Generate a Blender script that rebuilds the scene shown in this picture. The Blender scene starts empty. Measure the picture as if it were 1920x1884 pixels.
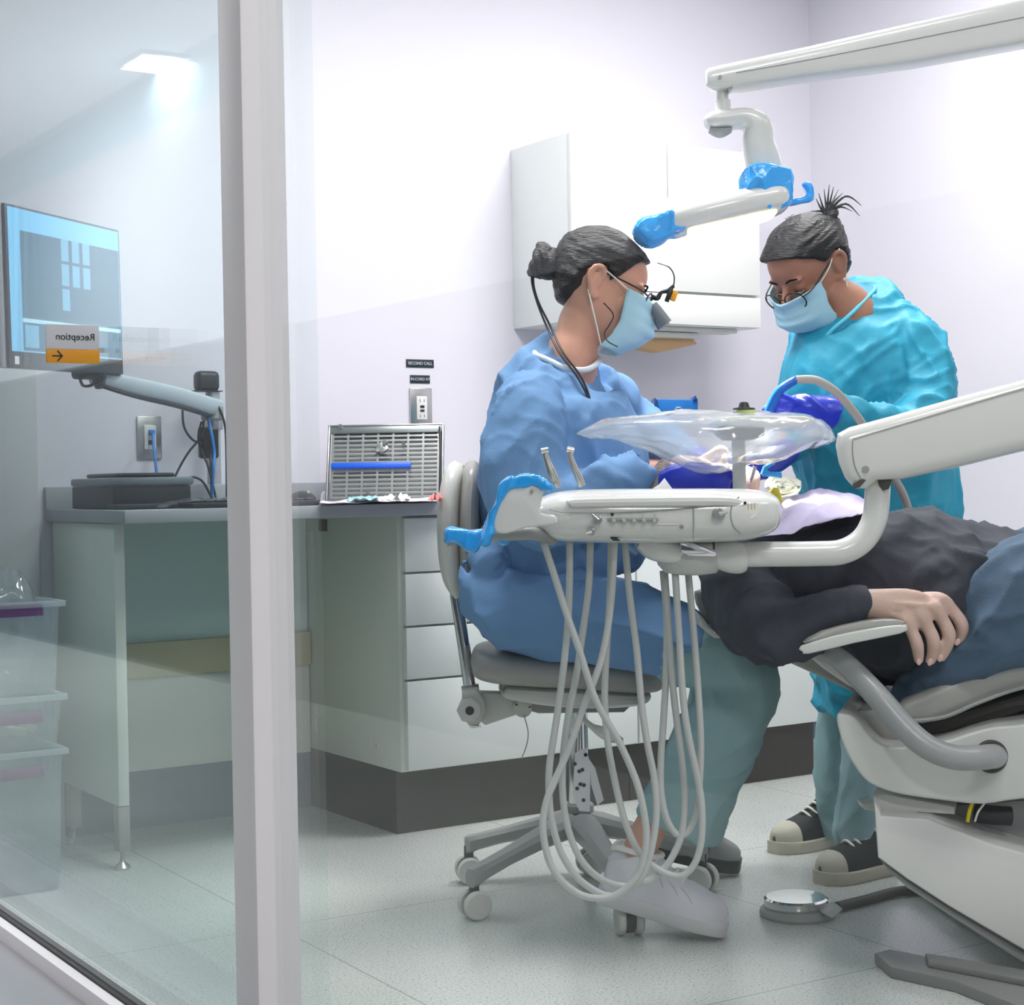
import bpy, bmesh, math, random
from mathutils import Vector as V, Matrix, noise
random.seed(7)
C = bpy.context.scene.collection
PI = math.pi
# ---------------------------------------------------------------- camera model (image taken as 1920 x 1884)
FPX, YAW, PIT, ROL, EYE = 3189.15, .57423532, -.01310107, -.01709628, .92
FW = V((math.sin(YAW)*math.cos(PIT), math.cos(YAW)*math.cos(PIT), math.sin(PIT)))
_r = V((math.cos(YAW), -math.sin(YAW), 0)); _u = _r.cross(FW)
RT = _r*math.cos(ROL) + _u*math.sin(ROL); UP = -_r*math.sin(ROL) + _u*math.cos(ROL)
CAM = V((0, 0, EYE))
def ray(x, y): return FW + RT*((x-960)/FPX) - UP*((y-942)/FPX)
def P(x, y, Z): return CAM + ray(x, y)*Z                      # the point seen at x, y at a distance of Z metres
def onz(x, y, z): d = ray(x, y); return CAM + d*((z-EYE)/d.z)
def ony(x, y, w): d = ray(x, y); return CAM + d*(w/d.y)
def onx(x, y, w): d = ray(x, y); return CAM + d*(w/d.x)

# ---------------------------------------------------------------- materials
def lin(c):
    return tuple(((v/255)/12.92 if v/255 <= .04045 else ((v/255+.055)/1.055)**2.4) for v in c) + (1,)
def mat(name, rgb, rough=.5, metal=0, bump=0, bscale=60, stretch=(1,1,1), var=0, vscale=8, spec=.5, coat=0, emit=0, alpha=1, sub=0, trans=0):
    m = bpy.data.materials.new(name); m.use_nodes = True
    nt = m.node_tree; b = nt.nodes['Principled BSDF']; c = lin(rgb)
    b.inputs['Base Color'].default_value = c; b.inputs['Roughness'].default_value = rough
    b.inputs['Metallic'].default_value = metal; b.inputs['Specular IOR Level'].default_value = spec
    b.inputs['Coat Weight'].default_value = coat; b.inputs['Alpha'].default_value = alpha
    if trans: b.inputs['Transmission Weight'].default_value = trans
    if sub:
        b.inputs['Subsurface Weight'].default_value = sub; b.inputs['Subsurface Radius'].default_value = (.01, .004, .002); b.inputs['Subsurface Scale'].default_value = .5
    if emit:
        b.inputs['Emission Color'].default_value = c; b.inputs['Emission Strength'].default_value = emit
    if bump or var:
        tc = nt.nodes.new('ShaderNodeTexCoord'); mp = nt.nodes.new('ShaderNodeMapping'); mp.inputs['Scale'].default_value = stretch
        nt.links.new(tc.outputs['Object'], mp.inputs['Vector'])
    if bump:
        n = nt.nodes.new('ShaderNodeTexNoise'); n.inputs['Scale'].default_value = bscale; n.inputs['Detail'].default_value = 5
        bp = nt.nodes.new('ShaderNodeBump'); bp.inputs['Strength'].default_value = bump; bp.inputs['Distance'].default_value = .01
        nt.links.new(mp.outputs[0], n.inputs['Vector']); nt.links.new(n.outputs['Fac'], bp.inputs['Height']); nt.links.new(bp.outputs[0], b.inputs['Normal'])
    if var:
        n = nt.nodes.new('ShaderNodeTexNoise'); n.inputs['Scale'].default_value = vscale; n.inputs['Detail'].default_value = 4
        r = nt.nodes.new('ShaderNodeMapRange'); r.inputs['To Min'].default_value = 1-var; r.inputs['To Max'].default_value = 1+var
        x = nt.nodes.new('ShaderNodeVectorMath'); x.operation = 'SCALE'; x.inputs[0].default_value = c[:3]
        nt.links.new(mp.outputs[0], n.inputs['Vector']); nt.links.new(n.outputs['Fac'], r.inputs['Value']); nt.links.new(r.outputs[0], x.inputs['Scale']); nt.links.new(x.outputs[0], b.inputs['Base Color'])
    return m
def clear_mat(name, tint, base=.04, rough=0, film=0, film_rgb=(230,235,240)):
    """thin clear sheet: what is behind shows tinted, with a Schlick reflection; film adds a milky diffuse share"""
    m = bpy.data.materials.new(name); m.use_nodes = True; nt = m.node_tree; nt.nodes.clear()
    out = nt.nodes.new('ShaderNodeOutputMaterial'); t = nt.nodes.new('ShaderNodeBsdfTransparent'); t.inputs['Color'].default_value = tuple(tint)+(1,)
    g = nt.nodes.new('ShaderNodeBsdfGlossy'); g.inputs['Roughness'].default_value = rough
    lw = nt.nodes.new('ShaderNodeLayerWeight'); lw.inputs['Blend'].default_value = .5
    pw = nt.nodes.new('ShaderNodeMath'); pw.operation = 'POWER'; pw.inputs[1].default_value = 5
    ma = nt.nodes.new('ShaderNodeMath'); ma.operation = 'MULTIPLY_ADD'; ma.inputs[1].default_value = .9; ma.inputs[2].default_value = base
    nt.links.new(lw.outputs['Facing'], pw.inputs[0]); nt.links.new(pw.outputs[0], ma.inputs[0])
    mx = nt.nodes.new('ShaderNodeMixShader'); nt.links.new(ma.outputs[0], mx.inputs[0])
    src = t
    if film:
        d = nt.nodes.new('ShaderNodeBsdfDiffuse'); d.inputs['Color'].default_value = lin(film_rgb)
        tl = nt.nodes.new('ShaderNodeBsdfTranslucent'); tl.inputs['Color'].default_value = lin(film_rgb)
        a = nt.nodes.new('ShaderNodeMixShader'); a.inputs[0].default_value = .5; nt.links.new(d.outputs[0], a.inputs[1]); nt.links.new(tl.outputs[0], a.inputs[2])
        mm = nt.nodes.new('ShaderNodeMixShader'); mm.inputs[0].default_value = film; nt.links.new(t.outputs[0], mm.inputs[1]); nt.links.new(a.outputs[0], mm.inputs[2]); src = mm
    nt.links.new(src.outputs[0], mx.inputs[1]); nt.links.new(g.outputs[0], mx.inputs[2]); nt.links.new(mx.outputs[0], out.inputs[0])
    return m

# ---------------------------------------------------------------- mesh building
def spline(pts, n=6, closed=False):
    """Catmull-Rom through tuples / vectors of any length"""
    pts = [tuple(p) for p in pts]; k = len(pts); out = []
    if k < 3: return pts
    for i in range(k if closed else k-1):
        a = pts[(i-1) % k] if closed or i > 0 else pts[0]; b = pts[i]; c = pts[(i+1) % k]
        d = pts[(i+2) % k] if closed or i+2 < k else pts[-1]
        for j in range(n):
            t = j/n
            out.append(tuple(.5*(2*q+(r-p)*t+(2*p-5*q+4*r-s)*t*t+(3*q-p-3*r+s)*t**3) for p, q, r, s in zip(a, b, c, d)))
    if not closed: out.append(pts[-1])
    return out
class MB:
    def __init__(s): s.bm = bmesh.new()
    def box(s, c, size, M=None, bev=0, seg=2):
        r = bmesh.ops.create_cube(s.bm, size=1); vs = r['verts']
        bmesh.ops.scale(s.bm, vec=V(size), verts=vs)
        if bev: 
            es = list({e for v in vs for e in v.link_edges})
            r = bmesh.ops.bevel(s.bm, geom=es, offset=bev, segments=seg, affect='EDGES', profile=.5)
            vs = list({v for f in r['faces'] for v in f.verts} | {v for v in vs if v.is_valid})
        if M: bmesh.ops.transform(s.bm, matrix=M.to_4x4(), verts=vs)
        bmesh.ops.translate(s.bm, vec=V(c), verts=vs); return s
    def box2(s, a, b, bev=0, seg=2):
        a, b = V(a), V(b); return s.box((a+b)/2, [abs(x) for x in (b-a)], None, bev, seg)
    def sph(s, c, r, M=None, u=20, v=12):
        k = bmesh.ops.create_uvsphere(s.bm, u_segments=u, v_segments=v, radius=1); vs = k['verts']
        bmesh.ops.scale(s.bm, vec=V(r if hasattr(r, '__len__') else (r, r, r)), verts=vs)
        if M: bmesh.ops.transform(s.bm, matrix=M.to_4x4(), verts=vs)
        bmesh.ops.translate(s.bm, vec=V(c), verts=vs); return s
    def rings(s, rings, closed=False, cap=True):
        R = [[s.bm.verts.new(p) for p in r] for r in rings]; n = len(R[0])
        for i in range(len(R) if closed else len(R)-1):
            a, b = R[i], R[(i+1) % len(R)]
            for j in range(n): s.bm.faces.new((a[j], a[(j+1) % n], b[(j+1) % n], b[j]))
        if cap and not closed: s.bm.faces.new(R[0][::-1]); s.bm.faces.new(R[-1])
        return s
    def tube(s, pts, r, seg=10, sm=0, closed=False, cap=True):
        pts = [V(p) for p in pts]; rr = list(r) if hasattr(r, '__len__') else [r]*len(pts)
        if sm:
            q = spline([tuple(p)+(k,) for p, k in zip(pts, rr)], sm, closed); pts = [V(p[:3]) for p in q]; rr = [p[3] for p in q]
        out = []; n = len(pts); nv = None
        for i in range(n):
            if closed: t = pts[(i+1) % n]-pts[i-1]
            else: t = pts[min(i+1, n-1)]-pts[max(i-1, 0)]
            if t.length < 1e-9: t = V((0, 0, 1))
            t.normalize()
            if nv is None: nv = t.orthogonal().normalized()
            nv = (nv-t*nv.dot(t)).normalized(); b = t.cross(nv)
            out.append([pts[i]+(nv*math.cos(a)+b*math.sin(a))*rr[i] for a in (2*PI*j/seg for j in range(seg))])
        return s.rings(out, closed, cap)
    def lathe(s, c, prof, axis=(0, 0, 1), seg=28):
        q = V(axis).to_track_quat('Z', 'Y'); c = V(c)
        return s.rings([[c+q @ V((max(r, 1e-4)*math.cos(2*PI*j/seg), max(r, 1e-4)*math.sin(2*PI*j/seg), z)) for j in range(seg)] for r, z in prof])
    def cyl(s, a, b, r, seg=20, bev=0):
        a, b = V(a), V(b); L = (b-a).length
        pr = [(r, 0), (r, L)] if not bev else [(r-bev, 0), (r, bev), (r, L-bev), (r-bev, L)]
        return s.lathe(a, pr, b-a, seg)
    def chain(s, nodes, sm=5, seg=24, e=2.0, cap=True):
        """nodes (px, py, Z, half width in px across the path, half depth in m): an elliptical body along a path"""
        q = spline(nodes, sm) if sm else nodes
        pts = [P(a[0], a[1], a[2]) for a in q]; out = []; n = len(pts); last = None
        for i, a in enumerate(q):
            t = (pts[min(i+1, n-1)]-pts[max(i-1, 0)]).normalized()
            d = FW-t*FW.dot(t)
            d = d.normalized() if d.length > .15 or last is None else (last-t*last.dot(t)).normalized()
            last = d; sd = t.cross(d); r1 = max(a[3], .5)*a[2]/FPX; r2 = max(a[4], .002)
            ring = []
            for j in range(seg):
                w = 2*PI*j/seg; cx, sx = math.cos(w), math.sin(w)
                ring.append(pts[i]+sd*(r1*math.copysign(abs(cx)**(2/e), cx))+d*(r2*math.copysign(abs(sx)**(2/e), sx)))
            out.append(ring)
        return s.rings(out, cap=cap)
    def prism(s, px, Z, depth, bev=0, sm=0, dirv=None, seg=2):
        """outline in picture points at distance Z, given a real thickness"""
        if sm: px = spline(px, sm, True)
        pts = [P(p[0], p[1], p[2] if len(p) > 2 else Z) for p in px]
        return s.slab(pts, (dirv or FW)*depth, bev, seg)
    def slab(s, pts, off, bev=0, seg=2):
        a = [s.bm.verts.new(V(p)) for p in pts]; b = [s.bm.verts.new(V(p)+off) for p in pts]; n = len(a)
        f1 = s.bm.faces.new(a); f2 = s.bm.faces.new(b[::-1])
        for i in range(n): s.bm.faces.new((a[(i+1) % n], a[i], b[i], b[(i+1) % n]))
        if bev:
            bmesh.ops.recalc_face_normals(s.bm, faces=s.bm.faces[:])
            bmesh.ops.bevel(s.bm, geom=list(f1.edges)+list(f2.edges), offset=bev, segments=seg, affect='EDGES', profile=.5, clamp_overlap=True)
        return s
    def grid(s, fn, nu, nv):
        G = [[s.bm.verts.new(fn(i/nu, j/nv)) for j in range(nv+1)] for i in range(nu+1)]
        for i in range(nu):
            for j in range(nv): s.bm.faces.new((G[i][j], G[i+1][j], G[i+1][j+1], G[i][j+1]))
        return s
def wloc(o):
    p = V((0, 0, 0))
    while o: p += o.location; o = o.parent
    return p
def tag(o, label=None, cat=None, group=None, kind=None):
    if label: o['label'] = label
    if cat: o['category'] = cat
    if group: o['group'] = group
    if kind: o['kind'] = kind
    return o
def thing(name, label, cat, loc=(0, 0, 0), group=None):
    o = bpy.data.objects.new(name, None); C.objects.link(o); o.location = loc; o.empty_display_size = .05
    return tag(o, label, cat, group)
def mk(name, mb, m, parent=None, label=None, cat=None, group=None, kind=None, sharp=38, loc=None, solid=0):
    bm = mb.bm; bmesh.ops.recalc_face_normals(bm, faces=bm.faces[:])
    me = bpy.data.meshes.new(name); bm.to_mesh(me); bm.free()
    o = bpy.data.objects.new(name, me); C.objects.link(o)
    if parent: base = wloc(parent); o.parent = parent; o.location = (0, 0, 0)
    else:
        if loc is None:
            xs = [v.co for v in me.vertices]; loc = V((sum(v.x for v in xs)/len(xs), sum(v.y for v in xs)/len(xs), min(v.z for v in xs)))
        base = V(loc); o.location = base
    me.transform(Matrix.Translation(-base))
    if sharp is not None:
        for p in me.polygons: p.use_smooth = True
        if sharp < 180: me.set_sharp_from_angle(angle=math.radians(sharp))
    for k in (m if isinstance(m, (list, tuple)) else [m]): me.materials.append(k)
    if solid:
        k = o.modifiers.new('thickness', 'SOLIDIFY'); k.thickness = solid; k.offset = 0
    return tag(o, label, cat, group, kind)
def fuse(o, voxel=.008, it=6, fac=.5, folds=(), fn=None):
    """join the overlapping volumes of o into one continuous skin; then raise cloth folds along the normals.
    folds: (height, ridges per metre, direction the ridges run in, as right / up / away, sharpness)"""
    r = o.modifiers.new('r', 'REMESH'); r.mode = 'VOXEL'; r.voxel_size = voxel
    if it: k = o.modifiers.new('s', 'SMOOTH'); k.factor = fac; k.iterations = it
    dg = bpy.context.evaluated_depsgraph_get(); dg.update()
    me = bpy.data.meshes.new_from_object(o.evaluated_get(dg)); o.modifiers.clear()
    mats = list(o.data.materials); o.data = me
    if not me.materials:
        for m in mats: me.materials.append(m)
    for p in me.polygons: p.use_smooth = True
    base = wloc(o)
    for i, (amp, fr, dr, sh) in enumerate(folds):
        me.update()
        d = (RT*dr[0]+UP*dr[1]+FW*(dr[2] if len(dr) > 2 else 0)).normalized(); off = V((3.1+i*9, 7.7, 1.3*i)); co = []
        for v in me.vertices:
            w = v.co+base
            q = (w-d*(d.dot(w)*.78))*fr
            q = q+noise.noise_vector(w*(fr*.28)+off)*.9
            n = noise.noise(q+off)
            h = max(0, 1-abs(n)*2.6)**sh-.32
            env = .35+.65*max(0, min(1, .5+1.4*noise.noise(w*4.2+off*2)))
            co.append(v.co+v.normal*(amp*h*env*(fn(w) if fn else 1)))
        for v, c in zip(me.vertices, co): v.co = c
    return o
def text(name, body, size, M, m, parent, ext=.0006, align='CENTER'):
    cu = bpy.data.curves.new(name, 'FONT'); cu.body = body; cu.size = size; cu.extrude = ext; cu.align_x = align; cu.align_y = 'CENTER'
    tmp = bpy.data.objects.new(name+'_t', cu); C.objects.link(tmp)
    dg = bpy.context.evaluated_depsgraph_get(); dg.update()
    me = bpy.data.meshes.new_from_object(tmp.evaluated_get(dg)); bpy.data.objects.remove(tmp)
    o = bpy.data.objects.new(name, me); C.objects.link(o); me.transform(M)
    o.parent = parent; me.transform(Matrix.Translation(-wloc(parent))); me.materials.clear(); me.materials.append(m)
    return o
def frame(o, x, y):
    """4x4 with origin o, columns x, y, x cross y"""
    x = V(x).normalized(); y = (V(y)-x*V(y).dot(x)).normalized(); z = x.cross(y)
    return Matrix(((x.x, y.x, z.x, o[0]), (x.y, y.y, z.y, o[1]), (x.z, y.z, z.z, o[2]), (0, 0, 0, 1)))
def sstep(a, b, x):
    t = max(0, min(1, (x-a)/(b-a))); return t*t*(3-2*t)
CAMR = frame((0, 0, 0), RT, UP).to_3x3()
# ================================================================ materials used across the room
M = {}
M['wall'] = mat('wall_paint', (212,209,217), .75, bump=.03, bscale=200)
M['ceil'] = mat('ceiling_paint', (225,225,225), .9)
M['white'] = mat('white_laminate', (222,226,223), .35, var=.02)
M['pale'] = mat('pale_green_laminate', (216,222,212), .4, var=.03, vscale=3)
M['kick'] = mat('dark_toe_kick', (70,68,64), .6, var=.08)
M['blue_kick'] = mat('blue_grey_cove_base', (106,118,134), .6)
M['teal_panel'] = mat('green_back_panel', (204,228,222), .5, var=.03)
M['tan'] = mat('tan_strip', (200,194,160), .5)
M['top'] = mat('grey_worktop', (160,163,168), .4, var=.06, vscale=90)
M['steel'] = mat('brushed_steel', (190,190,188), .28, 1, bump=.05, bscale=120, stretch=(1, 1, 20))
M['chrome'] = mat('chrome', (225,225,225), .08, 1)
M['dark'] = mat('dark_plastic', (38,40,44), .45)
M['black'] = mat('black_plastic', (16,16,18), .35)
M['gloss'] = mat('gloss_white_plastic', (216,216,212), .22, coat=.3)
M['offw'] = mat('offwhite_plastic', (206,206,200), .35)
M['grey'] = mat('warm_grey_vinyl', (164,161,156), .38, bump=.04, bscale=90)
M['greyp'] = mat('grey_plastic', (150,152,150), .42)
M['hose'] = mat('grey_hose_rubber', (190,193,190), .4)
M['bluefilm'] = mat('blue_barrier_film', (20,164,246), .22, bump=.5, bscale=26, coat=.4)
M['post'] = mat('white_powder_coat', (236,230,233), .55)
M['seal'] = mat('black_rubber_seal', (22,22,24), .6)
M['alu'] = mat('anodised_aluminium', (188,188,192), .4, .6)
M['paper'] = mat('white_paper', (240,240,242), .8)
M['cable'] = mat('black_cable', (20,24,28), .5)
M['bluecable'] = mat('blue_cable', (20,120,200), .45)
M['glass'] = clear_mat('clear_glass', (.985, .99, .99))
M['tint'] = clear_mat('greenish_glass', (.945, .978, .984))
M['tint2'] = clear_mat('green_edge_glass', (.965, .99, .985), base=.02)

# terrazzo vinyl floor
def floor_mat():
    m = mat('speckled_vinyl_floor', (214,216,212), .22, spec=.4); nt = m.node_tree; b = nt.nodes['Principled BSDF']
    tc = nt.nodes.new('ShaderNodeTexCoord')
    def noi(s, d=2):
        n = nt.nodes.new('ShaderNodeTexNoise'); n.inputs['Scale'].default_value = s; n.inputs['Detail'].default_value = d; nt.links.new(tc.outputs['Object'], n.inputs['Vector']); return n.outputs['Fac']
    def ramp(src, stops):
        r = nt.nodes.new('ShaderNodeValToRGB'); nt.links.new(src, r.inputs[0])
        r.color_ramp.elements[0].position = stops[0][0]; r.color_ramp.elements[0].color = lin(stops[0][1])
        r.color_ramp.elements[1].position = stops[1][0]; r.color_ramp.elements[1].color = lin(stops[1][1])
        for p, c in stops[2:]: k = r.color_ramp.elements.new(p); k.color = lin(c)
        return r.outputs[0]
    base = ramp(noi(210, 3), [(.30, (132,135,132)), (.42, (208,211,208)), (.6, (214,216,213)), (.72, (236,237,235))])
    big = ramp(noi(1.3, 3), [(.3, (222,228,224)), (.7, (246,246,244))])
    mx = nt.nodes.new('ShaderNodeMixRGB'); mx.blend_type = 'MULTIPLY'; mx.inputs[0].default_value = 1
    nt.links.new(base, mx.inputs[1]); nt.links.new(big, mx.inputs[2])
    # welded seams of the sheets, at 45 degrees to the room
    mp = nt.nodes.new('ShaderNodeMapping'); mp.inputs['Rotation'].default_value = (0, 0, .02); nt.links.new(tc.outputs['Object'], mp.inputs['Vector'])
    br = nt.nodes.new('ShaderNodeTexBrick'); br.inputs['Scale'].default_value = 1; br.inputs['Mortar Size'].default_value = .0016; br.inputs['Brick Width'].default_value = .92; br.inputs['Row Height'].default_value = .92; br.offset = 0
    nt.links.new(mp.outputs[0], br.inputs['Vector'])
    m2 = nt.nodes.new('ShaderNodeMixRGB'); nt.links.new(br.outputs['Fac'], m2.inputs[0]); nt.links.new(mx.outputs[0], m2.inputs[1]); m2.inputs[2].default_value = lin((150,153,150))
    nt.links.new(m2.outputs[0], b.inputs['Base Color'])
    return m
M['floor'] = floor_mat()
S = dict(kind='structure')
def st(name, a, b, m, label, cat, bev=0):
    return mk(name, MB().box2(a, b, bev), m, None, label, cat, kind='structure')
GX = .99; BW = 4.42; RW = 4.125; CW = -1.18
st('floor', (CW-.1, -3.2, -.1), (4.3, 11.5, 0), M['floor'], 'speckled pale grey sheet vinyl floor of the treatment room', 'floor')
st('wall_back', (GX, BW, 0), (4.3, BW+.1, 2.75), M['wall'], 'plain white wall behind the counter and the wall cabinet', 'wall')
st('wall_right', (RW, -1.7, 0), (RW+.1, BW, 2.75), M['wall'], 'plain white wall on the right behind the standing assistant', 'wall')
st('wall_near', (GX, -1.7, 0), (RW, -1.6, 2.75), M['wall'], 'white wall closing the room on the near side', 'wall')
st('ceiling', (GX+.02, -1.7, 2.75), (4.3, BW+.1, 2.85), M['ceil'], 'white ceiling of the treatment room', 'ceiling')
# the corridor the picture is taken from: what the glass mirrors
M['cor_hi'] = mat('corridor_upper_paint', (184,186,192), .8); M['cor_lo'] = mat('corridor_haze_dark', (48,50,54), .7); M['cor_band'] = mat('corridor_teal_band', (150,180,188), .8)
wc = thing('wall_corridor', 'corridor wall opposite the glass, made dark below to limit reflected haze, white above', 'wall', (CW, 4, 0)); wc['kind'] = 'structure'
mk('lower_wall_dark', MB().box2((CW-.1, -3.2, 0), (CW, 11.5, 1.60)), M['cor_lo'], wc)  # lower wall made dark so its reflection hazes the glass less
mk('upper_wall', MB().box2((CW-.1, -3.2, 1.60), (CW, 11.5, 2.72)), M['cor_hi'], wc)
mk('cornice_band', MB().box2((CW-.1, -3.2, 2.72), (CW, 11.5, 3.0)), M['cor_band'], wc)
st('ceiling_corridor', (CW-.1, -3.2, 3.0), (GX+.1, 11.5, 3.1), M['ceil'], 'white corridor ceiling mirrored in the glass', 'ceiling')
st('wall_corridor_far', (CW, 11.5, 0), (GX+.1, 11.6, 3.0), M['cor_hi'], 'far end wall of the corridor', 'wall')
st('wall_corridor_near', (CW, -3.3, 0), (GX+.1, -3.2, 3.0), M['cor_hi'], 'near end wall of the corridor behind the camera', 'wall')
st('wall_corridor_right', (GX, BW+.1, 0), (GX+.1, 11.5, 3.0), M['cor_hi'], 'corridor wall beyond the treatment room', 'wall')
st('wall_corridor_side', (GX, -3.2, 0), (GX+.1, -1.7, 3.0), M['cor_hi'], 'corridor wall on the near side of the glass', 'wall')
st('wall_bulkhead', (GX-.02, -1.7, 2.75), (GX+.02, BW+.1, 3.0), M['cor_hi'], 'bulkhead above the glass partition', 'wall')
# glass partition
yp = onx(478, 1200, GX).y
p = mk('window_1', MB().box2((GX-.005, yp, .06), (GX+.005, BW, 2.75)), M['tint'], None, 'tall glass pane left of the white post', 'window', kind='structure')
p = mk('window_2', MB().box2((GX-.005, -1.6, .06), (GX+.005, yp, 2.75)), M['glass'], None, 'tall glass pane right of the white post, in front of the dental chair', 'window', kind='structure')
y6 = onx(601, 1250, GX+.035).y
mk('door_1', MB().box2((GX+.03, y6, .06), (GX+.04, 4.3, 2.7)), M['tint2'], None, 'sliding glass door pane overlapping the fixed glass behind the white post', 'door', kind='structure')
a1 = onx(424, 942, GX-.033); a2 = onx(467, 942, GX-.033)
mk('trim_1', MB().box2((GX-.033, a2.y, .06), (GX+.033, a1.y, 2.75), .004), M['post'], None, 'white square post of the glass partition', 'post', kind='structure')
t2 = thing('trim_2', 'aluminium floor track with black seal under the glass', 'track', (GX-.02, 3, 0)); t2['kind'] = 'structure'
mk('sill', MB().box2((GX-.26, -1.6, 0), (GX-.034, 4.4, .03), .002), M['alu'], t2)
mk('lip', MB().box2((GX-.034, -1.6, 0), (GX-.012, 4.4, .06), .002), M['post'], t2)
mk('seal', MB().box2((GX-.0119, -1.6, 0), (GX+.014, 4.4, .064), .002), M['seal'], t2)
st('baseboard_back', (3.63, BW-.006, 0), (RW, BW, .1), M['blue_kick'], 'grey cove base along the back wall by the corner', 'baseboard')
st('baseboard_right', (RW-.006, -1.6, 0), (RW, BW-.006, .1), M['blue_kick'], 'grey cove base along the right wall', 'baseboard')
mk('reflection_panel', MB().box2((GX+.05, BW-.03, 0), (1.372, BW-.001, 1.26), .003), mat('reflected_grey', (186,188,192), .6), None, 'grey panel added for a reflected grey zone left of the counter end', 'reflection panel', kind='structure')  # panel added in place of a grey reflection in the glass

# ================================================================ counter run
WT = .865
t = thing('worktop', 'long grey laminate worktop carrying the instrument tray and keyboard', 'worktop', (2.5, 4.1, WT-.03))
mk('slab', MB().box2((1.395, 3.82, WT-.032), (3.64, BW-.001, WT), .003), M['top'], t)
mk('backsplash', MB().box2((1.395, BW-.018, WT), (3.64, BW-.0005, WT+.058), .002), M['top'], t, 'grey upstand along the wall')
t = thing('desk_support_panel', 'pale end panel on two adjustable legs holding up the left end of the worktop', 'support panel', (1.42, 4.1, 0))
mk('panel', MB().box2((1.405, 3.925, .155), (1.432, 4.385, WT-.033), .002), M['pale'], t)
for y in (3.945, 4.30):
    l = mk('leg', MB().box2((1.404, y-.019, .045), (1.433, y+.019, .154), .003), M['greyp'], t)
    mk('foot', MB().lathe((1.418, y, 0), [(.019, 0), (.02, .006), (.014, .013), (.008, .018), (.005, .022), (.005, .046)]), M['steel'], l)
t = thing('knee_space_back', 'green back panel of the desk knee space with a tan cable channel', 'back panel', (1.78, 4.39, 0))
mk('upper_panel', MB().box2((1.434, 4.392, .50), (2.14, 4.418, WT-.033)), M['teal_panel'], t)
mk('cable_channel', MB().box2((1.434, 4.372, .405), (2.14, 4.418, .50), .003), M['tan'], t, 'tan cable channel')
mk('lower_panel', MB().box2((1.434, 4.388, .155), (2.14, 4.418, .405)), M['pale'], t)
mk('plinth', MB().box2((1.434, 4.392, .0), (2.14, 4.418, .155)), M['blue_kick'], t, 'blue grey plinth')
t = thing('drawer_cabinet', 'white base cabinet of four drawers with a dark toe kick beside the knee space', 'cabinet', (2.5, 4.1, 0))
CX0, CX1, CF = 2.142, 2.90, 3.862
mk('body', MB().box2((CX0, CF, .166), (CX1, BW-.003, WT-.033), .001), M['pale'], t)
kk = onz(740, 1564.7, 0)
mk('toe_kick', MB().box2((CX0+.002, kk.y, 0), (CX1, BW-.003, .1659)), M['kick'], t, 'dark recessed toe kick')
zz = [ony(760, y, CF-.02).z for y in (1075, 1176, 1277)]
lv = [.168]+zz[::-1]+[WT-.036]
for i in range(4):
    d = mk('drawer', MB().box2((CX0+.012, CF-.019, lv[i]+.003), (CX1-.003, CF-.001, lv[i+1]-.003), .0015), M['white'], t)
    if i == 2: mk('lock', MB().cyl((CX0+.30, CF-.026, lv[i+1]-.035), (CX0+.30, CF-.018, lv[i+1]-.035), .008), M['greyp'], d)
for px, py in ((563, 1010), (572, 1355)):
    q = onx(px, py, CX0)
    mk('hinge_plate', MB().box2((CX0-.004, 4.345, q.z-.022), (CX0-.0005, 4.372, q.z+.022), .001), M['gloss'], t)
q = onx(607, 985, CX0)
mk('bumper_pad', MB().box2((CX0-.006, q.y-.022, q.z-.016), (CX0-.0005, q.y+.022, q.z+.016), .001), mat('brown_pad', (112,104,96), .6), t, 'brown square pad')
for px, py in ((707, 1398), (694, 1390)):
    q = onx(px, py, CX0); mk('screw_cap', MB().cyl((CX0-.003, q.y, q.z), (CX0, q.y, q.z), .006 if px == 707 else .003), M['gloss'], t)
t = thing('door_cabinet', 'white base cabinet with two plain doors right of the drawers', 'cabinet', (3.25, 4.1, 0))
mk('body', MB().box2((CX1+.002, CF, .166), (3.635, BW-.003, WT-.033), .001), M['white'], t)
mk('toe_kick', MB().box2((CX1+.002, kk.y, 0), (3.61, BW-.003, .1659)), M['kick'], t, 'dark recessed toe kick')
for a, b in ((CX1+.004, 3.262), (3.266, 3.633)):
    mk('cabinet_door', MB().box2((a, CF-.019, .17), (b, CF-.001, WT-.036), .0015), M['white'], t)
# wall cabinet
W0, W1, WF, WZ0, WZ1 = 2.876, 3.605, 4.10, 1.388, 1.94
t = thing('wall_cabinet', 'white wall cabinet above the counter between the two clinicians', 'cabinet', (3.24, 4.26, WZ0))
mk('carcass', MB().box2((W0, WF+.019, WZ0), (W1, BW-.001, WZ1), .001), M['white'], t)
zl = ony(1340, 552, WF).z
for a, b in ((W0+.001, 3.236), (3.240, W1-.001)):
    mk('cabinet_door', MB().box2((a, WF, zl+.004), (b, WF+.018, WZ1-.001), .0015), M['gloss'], t)
mk('valance', MB().box2((W0+.001, WF, WZ0+.001), (W1-.001, WF+.018, zl-.004), .0015), M['gloss'], t)
mk('under_lamp', MB().box2((3.15, 4.15, WZ0-.014), (3.55, 4.22, WZ0-.0005), .003), M['offw'], t)
n = mk('notice_sheet', MB().box2((ony(1112, 450, WF).x, WF-.002, ony(1112, 540, WF).z), (ony(1262, 450, WF).x, WF, ony(1112, 357, WF).z)), M['paper'], None, 'white paper notice taped to the wall cabinet door', 'paper')
t = thing('paper_towel_dispenser', 'brown paper towel sticking out of a white holder beneath the wall cabinet', 'paper towel', tuple(ony(1245, 640, 4.2)))
zb = WZ0-.0005
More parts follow.
